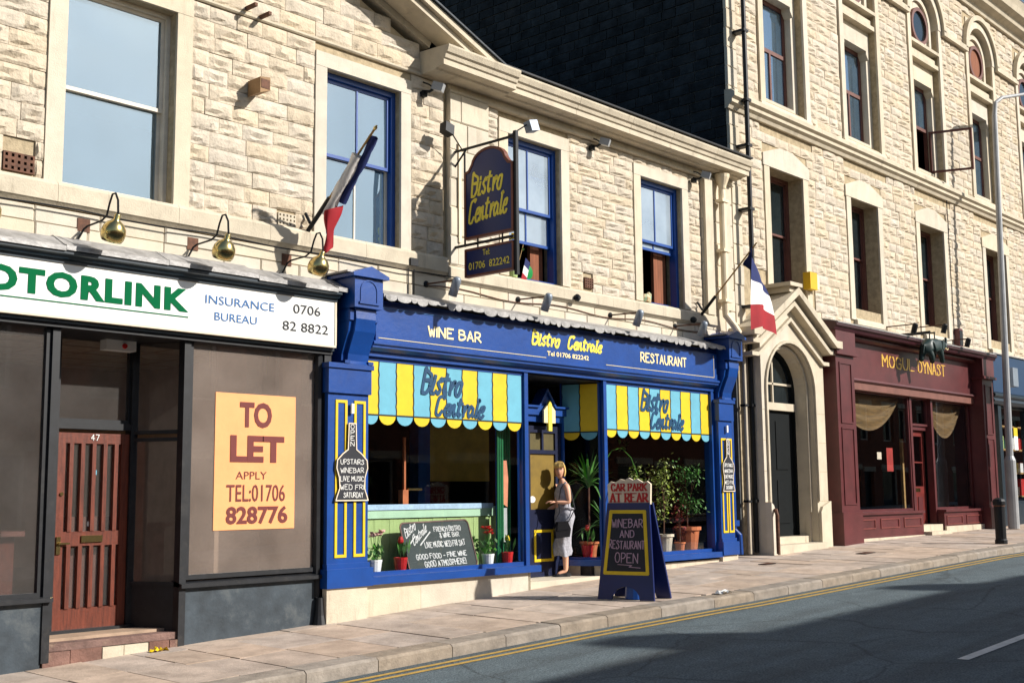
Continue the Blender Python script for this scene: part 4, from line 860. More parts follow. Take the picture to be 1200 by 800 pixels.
for xx, yy in ((12.44, .05), (12.66, .12)):
    b = MB()
    for j in range(6): b.tube([(xx+.022*j-.05, yy+.012*(j % 2), .7), (xx+.022*j-.05+.006, yy+.012*(j % 2), 3.3)], .016, 6)
    b.build('green_curtain', M_curt, wl)
B('blue_drape', M_bluecol, wl, (12.55, 12.62, .2, .24, .7, 2.6))
b = MB(); b.prism([(12.5, 1.55), (12.6, 1.5), (12.62, 1.9), (12.59, 2.15), (12.52, 2.15), (12.49, 1.9)], FX(0), .06, .065); b.build('menu_card', mat('salmon_card', (216, 140, 104), .7), wl)
B('menu_card', mat('grey_card', (176, 180, 176), .7), wl, (12.5, 12.59, .06, .065, 1.02, 1.49))
# candle holder thing on the ledge: thin copper stand
cst = thing('candle_stand', 'slim copper stand just behind the cloth topped panel in the left bistro window', 'candle stand', (11.05, .5, 1.5))
B('stem', M_terra, cst, (11.04, 11.07, .5, .53, 1.3, 2.45)); B('tray', M_brass, cst, (11.1, 11.35, .48, .55, 1.74, 1.77)); B('block', M_terra, cst, (10.98, 11.08, .46, .55, 1.5, 1.75))

# ---- blackboards
def chalk(mb, rows, fn_):
    for txt, x0, z0, w, h, t in rows: write(mb, txt, w, h, t, lambda a, v, d, x0=x0, z0=z0: fn_(a+x0, v+z0, d), jitter=.07)
cb = thing('chalkboard', 'wide rounded chalkboard leaning in the left bistro window advertising live music', 'chalkboard', (11.2, .02, .7))
o_ = Vector((10.66, -.03, .705)); V_ = Vector((-.0, .18, 1)).normalized(); fn_ = frame_fn(o_, (1, 0, 0), V_)
skew = lambda u, v, d: fn_(u-.23*v/.64*.9+.0, v*1.0+.0, d)
def rrect(w, h, r, n=4):
    pts = []
    for cx, cy, a0 in ((w-r, h-r, 0), (r, h-r, 90), (r, r, 180), (w-r, r, 270)): pts += [(cx+r*math.cos(R(a0+90*k/n)), cy+r*math.sin(R(a0+90*k/n))) for k in range(n+1)]
    return pts
skew = lambda u, v, d: fn_(u-.15*v, v+.02*u, d)
b = MB(); b.prism(rrect(1.24, .62, .07), skew, .0, .02); b.build('board', M_cboard, cb)
b = MB(); pr = rrect(1.25, .63, .07); ribbon(b, [(x-.005, y-.005) for x, y in pr]+[(pr[0][0]-.005, pr[0][1]-.005)], .018, skew, lift=.004); b.build('rim', M_step, cb)
b = MB(); write(b, 'Bistro', .27, .12, .013, lambda u, v, d: skew(.06+u*.8, .43+v+u*.45, d), font='script'); write(b, 'Centrale', .36, .12, .013, lambda u, v, d: skew(.17+u*.8, .33+v+u*.5, d), font='script')
ribbon(b, [(.1, .35), (.22, .45)], .016, skew, lift=.003); ribbon(b, [(.28, .33), (.5, .49)], .016, skew, lift=.003)
chalk(b, [('FRENCH BISTRO', .58, .49, .5, .06, .009), ('& WINE BAR', .66, .41, .36, .06, .009), ('LIVE MUSIC WED FRI SAT', .36, .29, .74, .07, .010), ('GOOD FOOD - FINE WINE', .16, .15, .92, .06, .010), ('GOOD ATMOSPHERE!', .28, .045, .76, .07, .011)], skew); b.build('chalk_lettering', M_chalk, cb)
def bottle_board(label, xc, z0, h, w, y):
    t = thing('bottle_chalkboard', label, 'chalkboard', (xc, y, z0)); f = frame_fn((xc, y, z0), (1, 0, 0))
    half = [(w*.5, 0), (w*.46, .06), (w*.38, .16), (w*.40, .3), (w*.48, .42), (w*.46, .52), (w*.3, .60), (w*.13, .66), (w*.11, .98), (w*.11, 1.0)]
    poly = [(u, v*h) for u, v in half]+[(-u, v*h) for u, v in half[::-1]]
    b = MB(); b.prism(poly, f, .0, .018); b.build('board', M_cblack, t); b = MB(); ribbon(b, poly+[poly[0]], .014, f, lift=.002); b.build('rim', M_signcream, t)
    b = MB(); rows = [('UPSTAIRS', .47), ('WINEBAR', .36), ('LIVE MUSIC', .25), ('WED FRI', .14), ('SATURDAY', .04)]
    for k, (tx, v) in enumerate(rows): write(b, tx, w*(.72 if k != 4 else .6), h*.062, .0075, lambda a, q, d, v=v, k=k: f(a-w*.36+(w*.1 if k == 4 else 0), q+v*h, d-.0), jitter=.06)
    for k, ch in enumerate('OPEN'): write(b, ch, w*.11, h*.055, .008, lambda a, q, d, k=k: f(a-w*.055, q+h*(.93-.075*k), d))
    b.build('chalk_lettering', M_chalk, t)
    B('hook', M_white, t, (xc-.02, xc+.02, y-.01, y+.012, z0+h+.12, z0+h+.24)); return t
bottle_board('bottle shaped chalkboard on the blue pilaster left of the bistro window', 9.48, 1.62, .92, .5, -.275)
bottle_board('bottle shaped chalkboard on the narrow blue pilaster at the right end of the bistro', 17.84, 1.70, .88, .36, -.275)

# ================================================================== MAROON RESTAURANT SHOPFRONT
sm = thing('shopfront', 'maroon panelled restaurant shopfront with draped curtains in its windows', 'shopfront', (25.5, -.2, .75))
def pier(x0, x1, zb_):
    y = -.45; p = B('pier', M_maroon, sm, (x0, x1, y, .0, zb_, 4.38)); B('pier_base', M_maroon, p, (x0-.03, x1+.03, y-.04, .0, zb_-.15, 1.28)); B('pier_cap', M_maroon, p, (x0-.03, x1+.03, y-.04, .0, 4.40, 4.82), (x0-.07, x1+.07, y-.08, .0, 4.34, 4.40))
    for z0, z1 in ((1.42, 2.92), (3.0, 4.2)):
        t = .03; B('panel_moulding', M_maroon, p, (x0+.12, x0+.12+t, y-.018, y-.001, z0, z1), (x1-.12-t, x1-.12, y-.018, y-.001, z0, z1), (x0+.12+t, x1-.12-t, y-.018, y-.001, z1-t, z1), (x0+.12+t, x1-.12-t, y-.018, y-.001, z0, z0+t))
pier(21.55, 22.3, .55); pier(28.95, 29.6, .7)
bb = MB(); moulding(bb, 21.45, 29.72, [(.0, 5.06), (-.5, 4.98), (-.56, 4.95), (-.56, 4.9), (-.52, 4.88), (-.5, 4.82), (.0, 4.82)]); bb.build('cornice', mat('dark_maroon_paint', (58, 26, 32), .4), sm)
bb = MB(); moulding(bb, 21.5, 29.66, [(.02, 5.12), (-.5, 5.0), (-.57, 4.97), (-.57, 4.955), (.02, 5.08)]); bb.build('lead_flashing', M_lead, sm)
fm = B('fascia', M_maroon, sm, (22.3, 28.95, -.2, .0, 3.96, 4.72)); bb = MB(); moulding(bb, 22.3, 28.95, [(.0, 4.82), (-.34, 4.80), (-.34, 4.76), (-.26, 4.72), (.0, 4.72)]); bb.build('fascia_moulding', M_maroon, fm)
bb = MB(); moulding(bb, 22.3, 28.95, [(.0, 3.96), (-.26, 3.96), (-.28, 3.92), (-.24, 3.89), (.0, 3.89)]); bb.build('fascia_moulding', M_maroon, fm); B('head_beam', M_mar2, sm, (22.3, 28.95, -.22, .0, 3.74, 3.889))
def serif(text, x0, x1, z0, z1, t, parent, m, y):
    b = MB(); write(b, text, x1-x0, z1-z0, t, frame_fn((x0, y, z0), (1, 0, 0)), serif=True); return b.build('lettering', m, parent)
serif('MOGUL', 24.13, 25.66, 4.31, 4.55, .038, fm, M_gold, -.202); serif('DYNAST', 25.92, 27.36, 4.31, 4.55, .036, fm, M_gold, -.202)
for a, c in ((22.34, 25.55), (26.75, 28.9)): glazing(sm, [(a, -.08), (c, -.08)], 1.26, 3.76, 'window', M_maroon, G_clear, .05)
glazing(sm, [(25.66, -.02), (26.66, -.02)], 3.12, 3.76, 'fanlight', M_maroon, G_clear, .05)
for xx in (25.55, 26.66): B('post', M_maroon, sm, (xx, xx+.1, -.12, .03, .8, 3.76))
for a, c, zz in ((22.3, 25.6, .6), (26.72, 28.95, .75)):
    s_ = B('stall_riser', M_maroon, sm, (a, c, -.28, .0, zz, 1.2)); B('sill', M_maroon, s_, (a, c, -.33, .0, 1.205, 1.26)); B('kerb_stone', M_cap, s_, (a, c+.02, -.32, -.282, .3, zz+.14))
    n = 3 if c-a > 3 else 2; wd_ = (c-a)/n
    for k in range(n):
        x0, x1, z0, z1, t = a+wd_*k+.12, a+wd_*(k+1)-.12, .92, 1.12, .025
        B('panel_moulding', mat('light_maroon_edge', (116, 58, 54), .4), s_, (x0, x0+t, -.296, -.281, z0, z1), (x1-t, x1, -.296, -.281, z0, z1), (x0+t, x1-t, -.296, -.281, z1-t, z1), (x0+t, x1-t, -.296, -.281, z0, z0+t))
md = B('door', mat('bright_maroon_door_paint', (108, 40, 36), .4), sm, (25.68, 25.8, .08, .13, .95, 3.02), (26.52, 26.64, .08, .13, .95, 3.02), (25.8, 26.52, .08, .13, 2.9, 3.02), (25.8, 26.52, .08, .13, 1.62, 1.78), (25.8, 26.52, .085, .125, .95, 1.62), (25.8, 26.52, .08, .13, 2.3, 2.33))
B('pane', G_clear, md, (25.8, 26.52, .10, .105, 1.78, 2.3), (25.8, 26.52, .10, .105, 2.33, 2.9)); B('letter_plate', M_brass, md, (26.0, 26.32, .07, .079, 1.66, 1.74)); B('door_panel', M_maroon, md, (25.88, 26.12, .07, .084, 1.05, 1.55), (26.2, 26.44, .07, .084, 1.05, 1.55)); B('notice', M_cyan, md, (25.84, 25.95, .09, .095, 2.35, 2.75))
B('door_head', M_maroon, sm, (25.65, 26.66, .0, .1, 3.03, 3.12)); B('door_step', M_cap, sm, (25.64, 26.68, -.25, .2, .7, .94)); B('door_step', M_cap, sm, (25.62, 26.7, -.45, -.252, .6, .8))
room(sm, 22.3, 29.0, .06, 4, .7, 3.9, M_dark)
def swag(x0, x1, zt_, dp, par):
    b = MB(); N_, K = 14, 9
    for j in range(K+1):
        for i in range(N_+1):
            t = i/N_; s = j/K; z = zt_-dp*s*(math.sin(math.pi*t)**.7)*(1)-.02*s; y = .12-.05*math.sin(s*math.pi*6)-.04*s; b.v.append((x0+(x1-x0)*t, y, z))
    for j in range(K):
        for i in range(N_): a = j*(N_+1)+i; b.f.append((a, a+1, a+N_+2, a+N_+1)); b.mi.append(0)
    return b.build('swag_curtain', M_drape, par, smooth=True)
swag(22.4, 25.4, 3.72, .75, sm); swag(26.85, 28.8, 3.72, .8, sm)
B('table', M_drape, sm, (22.8, 24.6, .7, 1.3, 1.2, 1.32)); B('notice', M_redpanel, sm, (24.55, 24.85, .0, .004, 2.1, 2.6)); B('notice', M_signcream, sm, (24.1, 24.3, .0, .004, 2.35, 2.5))
B('chair_back', M_wood, sm, (23.9, 24.05, .6, .66, 1.25, 1.75)); B('chair_back', M_wood, sm, (27.3, 27.42, .9, .96, 1.25, 2.9))
# elephant figure on a bracket
el = thing('elephant_figure', 'dark green elephant figure with raised trunk mounted in front of the restaurant fascia', 'elephant figure', (25.6, -.72, 4.35))
ex, ey, ez = 25.52, -.72, 4.42; sc_ = .93
P_ = lambda a, b_, c: (ex+a*sc_, ey+b_*sc_, ez+c*sc_)
vsx = [P_(0, 0, .42), P_(-.22, 0, .42), P_(-.38, 0, .36), P_(.22, 0, .47), P_(.40, 0, .52), P_(.56, 0, .50), P_(.68, 0, .44), P_(.78, 0, .50), P_(.80, 0, .62), P_(.79, 0, .70),
       P_(-.40, .09, .2), P_(-.46, .09, .02), P_(-.28, -.09, .18), P_(-.25, -.09, .02), P_(.22, .09, .22), P_(.14, .09, .02), P_(.27, -.09, .22), P_(.33, -.09, .02), P_(-.47, 0, .40), P_(-.52, 0, .2)]
edx = [(0, 1), (1, 2), (0, 3), (3, 4), (4, 5), (5, 6), (6, 7), (7, 8), (8, 9), (2, 10), (10, 11), (2, 12), (12, 13), (3, 14), (14, 15), (3, 16), (16, 17), (2, 18), (18, 19)]
skin_mesh(vsx, edx, [r*sc_ for r in (.17, .18, .13, .15, .10, .12, .06, .045, .035, .03, .075, .06, .075, .06, .07, .055, .07, .055, .03, .012)], 'body', mat('dark_green_bronze', (22, 44, 42), .45), el)
b = MB(); b.prism([P_(.38, 0, .6)[::2], P_(.30, 0, .55)[::2], P_(.30, 0, .38)[::2], P_(.37, 0, .33)[::2], P_(.43, 0, .42)[::2]], FX(0), ey-.12, ey-.1); b.build('ear', MATS['dark_green_bronze'], el)
b = MB(); b.tube([P_(.62, -.05, .42), P_(.7, -.07, .38), P_(.76, -.07, .42)], [.018, .014, .005], 6); b.build('tusk', M_cream, el)
B('bracket', M_iron, el, (25.37, 25.4, -.75, .02, 5.1, 5.13), (25.62, 25.65, -.75, .02, 5.1, 5.13), (25.37, 25.39, -.74, -.72, 4.77, 5.1), (25.63, 25.65, -.74, -.72, 4.79, 5.1))

# ================================================================== STONE PORCH
pr_ = thing('stone_porch', 'pale stone gabled porch with an arched doorway between the bistro and the restaurant', 'porch', (20.1, -.2, .6))
XC = 20.02; SPR = 3.55; yf = -.3
def poly_arch_wall(name, x0, x1, z0, top, r, cx, sp, y0, y1, m, parent):
    """wall with an arched opening, as left and right halves"""
    a = arcpts(cx, sp, r, 180, 90, 10); b = MB(); b.prism([(x0, z0), (cx-r, z0)]+a+[(cx, top(cx)), (x0, top(x0))], FX(0), y0, y1)
    a = arcpts(cx, sp, r, 90, 0, 10); b.prism([(cx, top(cx))]+a+[(cx+r, z0), (x1, z0), (x1, top(x1))], FX(0), y0, y1); return b.build(name, m, parent)
topf = lambda x: 5.12-abs(x-XC)*.62
poly_arch_wall('porch_front', 18.98, 21.3, .45, topf, .86, XC, SPR, yf, .02, M_ash, pr_)
poly_arch_wall('inner_order', XC-.86, XC+.86, .45, lambda x: SPR+.5 if abs(x-XC) > .8 else SPR+.85, .70, XC, SPR, yf+.16, .3, M_ash, pr_) if False else None
b = MB(); ring(b, XC, SPR, .79, .858, 180, 0, 16, yf+.14, .1); b.box(XC-.858, XC-.79, yf+.14, .1, .45, SPR).box(XC+.79, XC+.858, yf+.14, .1, .45, SPR); b.build('inner_order', M_ash, pr_)
b = MB(); ring(b, XC, SPR, .72, .79, 180, 0, 16, .06, .16); b.box(XC-.789, XC-.72, .06, .16, .86, SPR).box(XC+.72, XC+.789, .06, .16, .86, SPR); b.build('door_frame', mat('recess_shaded_door_paint', (12, 17, 19), .75, spec=.15), pr_)  # shade of the deep recess put into the near-black frame and door colour
b = MB(); ring(b, XC, SPR, .88, .93, 180, 0, 18, yf-.04, yf-.001); b.box(XC-.93, XC-.88, yf-.04, yf-.001, 1.5, SPR).box(XC+.88, XC+.93, yf-.04, yf-.001, 1.5, SPR); b.build('hood_mould', M_cap, pr_)
b = MB(); ring(b, XC, SPR, .79, .83, 180, 0, 18, yf+.10, yf+.139); b.box(XC-.83, XC-.79, yf+.10, yf+.139, 1.3, SPR).box(XC+.79, XC+.83, yf+.10, yf+.139, 1.3, SPR); b.build('roll_moulding', M_cap, pr_)
for z in (.95, 1.5, 2.05, 2.6, 3.15): # joints cut across the jambs
    for a, c in ((18.975, XC-.935), (XC+.935, 21.305)): B('joint', M_mort, pr_, (a, c, yf-.0015, yf+.001, z, z+.008))
def gcourse(name, up_, y0, th, ext, m):
    b = MB()
    for sg_ in (-1, 1):
        x0, x1 = XC, XC+sg_*(1.3+ext); q = [(x0, topf(XC)+up_), (x1, topf(XC)-.62*(1.3+ext)+up_), (x1, topf(XC)-.62*(1.3+ext)+up_+th), (x0, topf(XC)+up_+th)]
        b.prism(q, FX(0), y0, .02)
        xe = x1+sg_*.22; b.prism([(x1+sg_*.001, q[1][1]), (xe, q[1][1]), (xe, q[1][1]+th), (x1+sg_*.001, q[1][1]+th)], FX(0), y0, .02)
    return b.build(name, m, pr_)
gcourse('gable_moulding', -.28, yf-.07, .07, -.1, M_cap); gcourse('gable_moulding', -.0, yf-.16, .09, .0, M_cap); gcourse('gable_coping', .2, yf-.26, .14, .12, M_cap); 
b = MB(); b.prism([(XC-1.35, 4.3), (XC+1.35, 4.3), (XC, 5.33)], FX(0), yf-.04, .02); b.build('gable_back', M_ash, pr_) if False else None
b = MB(); b.prism([(XC-1.3, topf(XC)-.62*1.3+.09), (XC, topf(XC)+.09), (XC+1.3, topf(XC)-.62*1.3+.09), (XC+1.3, topf(XC)-.62*1.3+.2), (XC, topf(XC)+.2), (XC-1.3, topf(XC)-.62*1.3+.2)], FX(0), yf-.1, .02); b.build('gable_frieze', M_ash, pr_)
B('finial_block', M_cap, pr_, (XC-.35, XC+.1, yf-.28, -.0, 5.46, 5.53), (XC-.25, XC+.0, yf-.2, .0, 5.36, 5.459))
b = MB(); b.prism([(18.98, .4), (19.14, .4), (19.14, 1.3), (19.06, 1.45), (18.98, 1.5)], FX(0), yf-.12, yf-.001); b.build('buttress_block', M_ash, pr_); b = MB(); b.prism([(20.9, .4), (21.3, .4), (21.3, 1.5), (20.98, 1.4), (20.9, 1.3)], FX(0), yf-.06, yf-.001); b.build('buttress_block', M_ash, pr_)
B('porch_step', M_cap, pr_, (XC-.84, XC+.84, -.14, .16, .55, .86)); B('porch_step', M_cap, pr_, (XC-.86, XC+.9, -.46, -.142, .5, .74))
pd = B('door', mat('recess_shaded_door_paint', (12, 17, 19), .75, spec=.15), pr_, (XC-.719, XC+.719, .10, .13, .86, 3.2)); B('door_panel', MATS['recess_shaded_door_paint'], pd, (XC-.5, XC-.08, .085, .099, 1.1, 1.9), (XC+.08, XC+.5, .085, .099, 1.1, 1.9), (XC-.5, XC-.08, .085, .099, 2.1, 3.0), (XC+.08, XC+.5, .085, .099, 2.1, 3.0))
B('transom', M_cap, pr_, (XC-.719, XC+.719, .02, .15, 3.2, 3.34))
b = MB(); b.prism([(XC-.715, 3.34)]+arcpts(XC, SPR, .715, 180, 0, 12)+[(XC+.715, 3.34)], FX(0), .11, .115); b.build('fanlight', G_updark, pr_)
B('glazing_bar', M_cap, pr_, (XC-.02, XC+.02, .07, .109, 3.34, 4.24), (XC-.69, XC+.69, .07, .105, 3.68, 3.72))
B('back_panel', M_dark, pr_, (XC-.8, XC+.8, .3, .34, .4, 4.5))

# ================================================================== BLUE SHOP AT THE FAR RIGHT
sx = thing('shopfront', 'shopfront with a plain mid blue fascia at the right edge beyond the lamp post', 'shopfront', (33, -.2, .85))
B('fascia', M_bluefas, sx, (30.0, 40.8, -.32, .0, 4.1, 5.05)); bb = MB(); moulding(bb, 29.95, 40.9, [(.0, 4.1), (-.3, 4.1), (-.38, 4.05), (-.38, 4.0), (-.32, 3.95), (-.36, 3.88), (-.3, 3.8), (.0, 3.8)]); bb.build('cornice', M_navy, sx)
B('lead_flashing', M_lead, sx, (30.0, 40.8, -.36, .02, 5.052, 5.08))
B('stall_riser', M_navy, sx, (30.4, 40.8, -.2, .0, .7, 1.35)); [B('post', M_navy, sx, q) for q in ((30.4, 30.6, -.25, .0, .75, 3.8), (32.6, 32.72, -.22, .0, 1.35, 3.8), (34.6, 34.72, -.22, .0, 1.35, 3.8), (37.6, 37.72, -.22, .0, 1.35, 3.8))]
glazing(sx, [(30.6, -.12), (40.7, -.12)], 1.35, 3.8, 'window', M_navy, G_clear, .06); room(sx, 30.4, 40.8, .06, 4, .8, 4.0, M_dark)
for z in (1.5, 2.1, 2.7, 3.3): B('shelf', M_wood, sx, (30.7, 36, .1, .35, z, z+.04))
rr = random.Random(9); xk = 30.75
gm = [M_red, M_white, M_cyan, M_yel, M_signcream, M_palegreen]
for z in (1.54, 2.14, 2.74):
    xk = 30.8
    while xk < 34: w2 = rr.uniform(.15, .3); B('packet', rr.choice(gm), sx, (xk, xk+w2-.02, .12, .3, z, z+rr.uniform(.2, .45))); xk += w2+rr.uniform(0, .2)

# ================================================================== SMALL FITTINGS
def gooseneck(x, label):
    t = thing('sign_lamp', label, 'sign lamp', (x, 0, 4.46), 'brass lamps above the office sign')
    B('wall_plate', M_rust, t, (x-.07, x+.07, -.02, -.012+.0, 4.40, 4.54))
    b = MB(); b.tube([(x-.09, -.03, 4.26), (x-.02, -.06, 4.42), (x, -.1, 4.45), (x, -.38, 4.46), (x, -.48, 4.50), (x, -.53, 4.62), (x, -.58, 4.70), (x, -.64, 4.70), (x, -.69, 4.62), (x, -.70, 4.5), (x, -.70, 4.44)], .011, 6); b.build('arm', M_iron, t)
    b = MB(); b.lathe((x, -.70, 4.48), [(.02, 0), (.03, -.01), (.03, -.06), (.05, -.075), (.085, -.10), (.115, -.15), (.125, -.2), (.118, -.25), (.10, -.285), (.085, -.27)], 18, (0, -.45, 1)); b.build('globe', M_brass, t, smooth=True)
    b = MB(); b.lathe((x, -.585, 4.24), [(.07, 0), (.03, -.02)], 12, (0, -.45, 1)); b.build('bulb', M_white, t, smooth=True)
for x, l in ((6.07, 'brass lamp leftmost of three above the white office sign'), (7.37, 'brass lamp in the middle of three above the white office sign'), (8.66, 'brass lamp beside the left blue console, rightmost of three')): gooseneck(x, l)
gooseneck(4.8, 'brass lamp at the far left above the start of the white office sign')
def flood(x, label):
    t = thing('sign_lamp', label, 'sign lamp', (x, 0, 4.46), 'grey lamps above the bistro fascia')
    b = MB(); b.lathe((x, -.0, 4.46), [(.045, 0), (.045, .03), (.02, .05)], 10, (0, -1, 0)); b.build('rose', M_iron, t)
    b = MB(); b.tube([(x, -.04, 4.46), (x, -.62, 4.44)], .012, 6); b.build('arm', M_rust, t)
    b = MB(); b.lathe((x, -.62, 4.48), [(.028, 0), (.05, -.02), (.058, -.06), (.06, -.26), (.05, -.255)], 14, (0, -.45, 1)); b.build('housing', M_lampgrey, t, smooth=True)
for x, l in ((10.95, 'grey lamp above the WINE BAR lettering'), (12.78, 'grey lamp above the start of the yellow script on the fascia'), (14.95, 'grey lamp above the end of the yellow script on the fascia'), (16.73, 'grey lamp above the RESTAURANT lettering')): flood(x, l)
def spot(x, z, label, y=-.02):
    t = thing('floodlight', label, 'floodlight', (x, y, z), 'small floodlights under the cornice')
    b = MB(); b.tube([(x-.06, y, z-.02), (x-.05, y-.12, z-.05), (x+.0, y-.16, z)], .02, 6); b.tube([(x-.07, y-.02, z+.1), (x-.04, y-.1, z+.06), (x, y-.16, z)], .012, 6); b.build('bracket', M_iron, t)
    b = MB(); b.bar((x+.0, y-.14, z+.04), (x+.07, y-.27, z-.01), .10, .11); b.build('housing', M_grey, t)
    B('connection_box', M_iron, t, (x-.1, x-.02, y-.05, y+.02, z-.1, z-.03))
spot(10.95, 7.12, 'floodlight below the corner block of the cornice left of the hanging sign'); spot(14.6, 7.14, 'floodlight under the cornice between the two right blue windows'); spot(17.4, 7.14, 'floodlight under the cornice beside the white rainwater hopper', -.06)
t = thing('alarm_box', 'weathered wedge shaped box on the stone wall left of the tall blue window', 'alarm', (8.15, -.02, 6.4))
b = MB(); b.prism([(8.06, 6.33), (8.20, 6.38), (8.20, 6.54), (8.06, 6.52)], FX(0), -.27, -.02); b.build('casing', mat('weathered_brown_box', (150, 118, 82), .7, var=.2), t); B('front_plate', M_rust, t, (8.07, 8.19, -.275, -.271, 6.39, 6.5))
t = thing('alarm_box', 'bright yellow alarm box on the tall building beside the porch gable', 'alarm', (21.35, -.05, 5.8)); B('casing', M_alarm, t, (21.22, 21.5, -.16, .0, 5.63, 5.97)); B('side_plate', M_signcream, t, (21.501, 21.62, -.14, .0, 5.65, 5.95))
t = thing('alarm_box', 'small dark box at the top right corner of the maroon fascia', 'alarm', (28.6, -.05, 5.25)); B('casing', M_maroon, t, (28.5, 28.72, -.14, .0, 5.12, 5.55)); B('cover', M_iron, t, (28.52, 28.7, -.15, -.141, 5.14, 5.5))
for x, z, l in ((24.73, 5.22, 'lamp above the start of the gold lettering on the maroon fascia'), (26.3, 5.36, 'lamp above the end of the gold lettering on the maroon fascia'), (27.6, 5.16, 'lamp above the right end of the maroon fascia')):
    t = thing('sign_lamp', l, 'sign lamp', (x, 0, z), 'lamps above the maroon fascia'); b = MB(); b.tube([(x, -.0, z), (x, -.72, z+.0)], .014, 6); b.build('arm', M_rust, t)
    b = MB(); b.lathe((x, -.72, z+.02), [(.03, 0), (.06, -.03), (.06, -.22), (.05, -.22)], 12, (0, -.3, 1)); b.build('housing', M_iron, t)
# cables
t = tag(MB().tube([(3.5+i*.5, -.075-.004*(i % 3), 4.595+.012*math.sin(i*1.7)) for i in range(17)], .009, 5).build('cable', M_iron, None, (7, 0, 4.6)), 'dark cable clipped under the window sills above the white office sign', 'cable')
t = tag(MB().tube([(10.95+i*.29, -.03, 4.44+.03*math.sin(i*.83)) for i in range(24)], .008, 5).build('cable', M_rust, None, (14, 0, 4.45)), 'thin brown cable sagging between the grey lamps above the bistro', 'cable')
t = tag(MB().tube([(28.45+.012*math.sin(i*1.9), -.04, 5.5+i*.24) for i in range(15)], .012, 5).build('cable', M_iron, None, (28.45, 0, 5.5)), 'dark cable running up the stone wall above the right end of the maroon shop', 'cable')
b = MB(); b.tube([(10.62, -.03, 4.27), (10.62, -.03, 4.62)], .008, 5); b.tube([(10.72, -.03, 4.27), (10.72, -.03, 4.66)], .008, 5); b.box(10.6, 10.74, -.1, .0, 4.66, 4.76)
tag(b.build('junction_box', M_iron, None, (10.67, 0, 4.5)), 'small junction box with two cables on the sill band left of the hanging sign', 'junction box')
b = MB(); b.lathe((14.02, -.08, 4.62), [(.05, 0), (.06, .04), (.03, .08)], 10, (0, -1, 0)); tag(b.build('round_vent', M_iron, None, (14.02, -.08, 4.62)), 'small round black fitting on the sill band below the middle blue window', 'vent')
b = MB(); b.lathe((17.15, -.08, 4.60), [(.05, 0), (.06, .04), (.03, .08)], 10, (0, -1, 0)); tag(b.build('round_vent', M_iron, None, (17.15, -.08, 4.60)), 'small round black fitting on the sill band below the foot of the right flagpole', 'vent')

# pipes
t = thing('drainpipe', 'cream painted drainpipe with a funnel hopper at the right end of the bistro cornice', 'drainpipe', (18.1, -.12, 4.4))
b = MB(); b.tube([(18.1, -.16, 7.05), (18.1, -.16, 4.86), (18.1, -.16, 4.78), (18.2, -.25, 4.6), (18.3, -.3, 4.45)], .062, 12); b.build('pipe', M_pipe, t)
b = MB(); b.lathe((18.1, -.17, 7.05), [(.065, 0), (.075, .06), (.13, .2), (.14, .26)], 14); b.build('hopper', M_pipe, t)
for z in (5.0, 5.9, 6.8): B('bracket', M_pipe, t, (17.99, 18.21, -.24, -.08, z, z+.05))
t = thing('drainpipe', 'tall black drainpipe at the joint between the bistro and the tall building', 'drainpipe', (18.95, -.1, .6))
b = MB(); b.tube([(18.95, -.22, 14.4), (18.95, -.22, 4.6), (18.93, -.12, 4.3), (18.93, -.12, .62)], .045, 10); b.build('pipe', M_iron, t)
for z, y_ in ((1.5, -.17), (3.2, -.17), (5.0, -.27), (6.8, -.27), (8.0, -.27), (8.86, -.28), (10.2, -.27), (12, -.27)): B('bracket', M_iron, t, (18.87, 19.03, y_, -.0, z, z+.05))
t = thing('drainpipe', 'short blue drainpipe beside the right bistro pilaster', 'drainpipe', (18.25, -.15, .7))
b = MB(); b.tube([(18.2, -.12, 3.2), (18.2, -.12, 1.05), (18.24, -.2, .95), (18.26, -.2, .62)], .05, 10); b.build('pipe', M_blue, t); B('bracket', M_blue, t, (18.11, 18.29, -.18, -.03, 1.1, 1.2))
t = thing('drainpipe', 'pale buff pipe beside the tall black drainpipe at the foot of the porch', 'drainpipe', (18.75, -.1, .6))
b = MB(); b.tube([(18.74, -.1, 4.4), (18.74, -.1, .6)], .035, 8); b.build('pipe', M_cap, t); B('bracket', M_iron, t, (18.68, 18.8, -.14, -.03, 1.5, 1.54), (18.68, 18.8, -.14, -.03, 3.2, 3.24))
t = tag(MB().tube([(19.02, -.5, .6), (19.02, -.5, 1.28), (19.05, -.46, 1.36), (19.1, -.4, 1.36)], .035, 8).build('handrail', M_rust, None, (19.02, -.5, .6)), 'short rusty handrail stub against the left foot of the porch', 'handrail')
B_ = MB(); B_.tube([(9.08, -.12, 3.4), (9.08, -.12, .5)], .05, 8); B_.lathe((9.08, -.18, .18), [(.085, 0), (.06, .12), (.04, .32)], 10); tag(B_.build('drainpipe', M_dkwood, None, (9.08, -.12, .2)), 'black drainpipe with a flared grey foot between the office and the left blue pilaster', 'drainpipe')
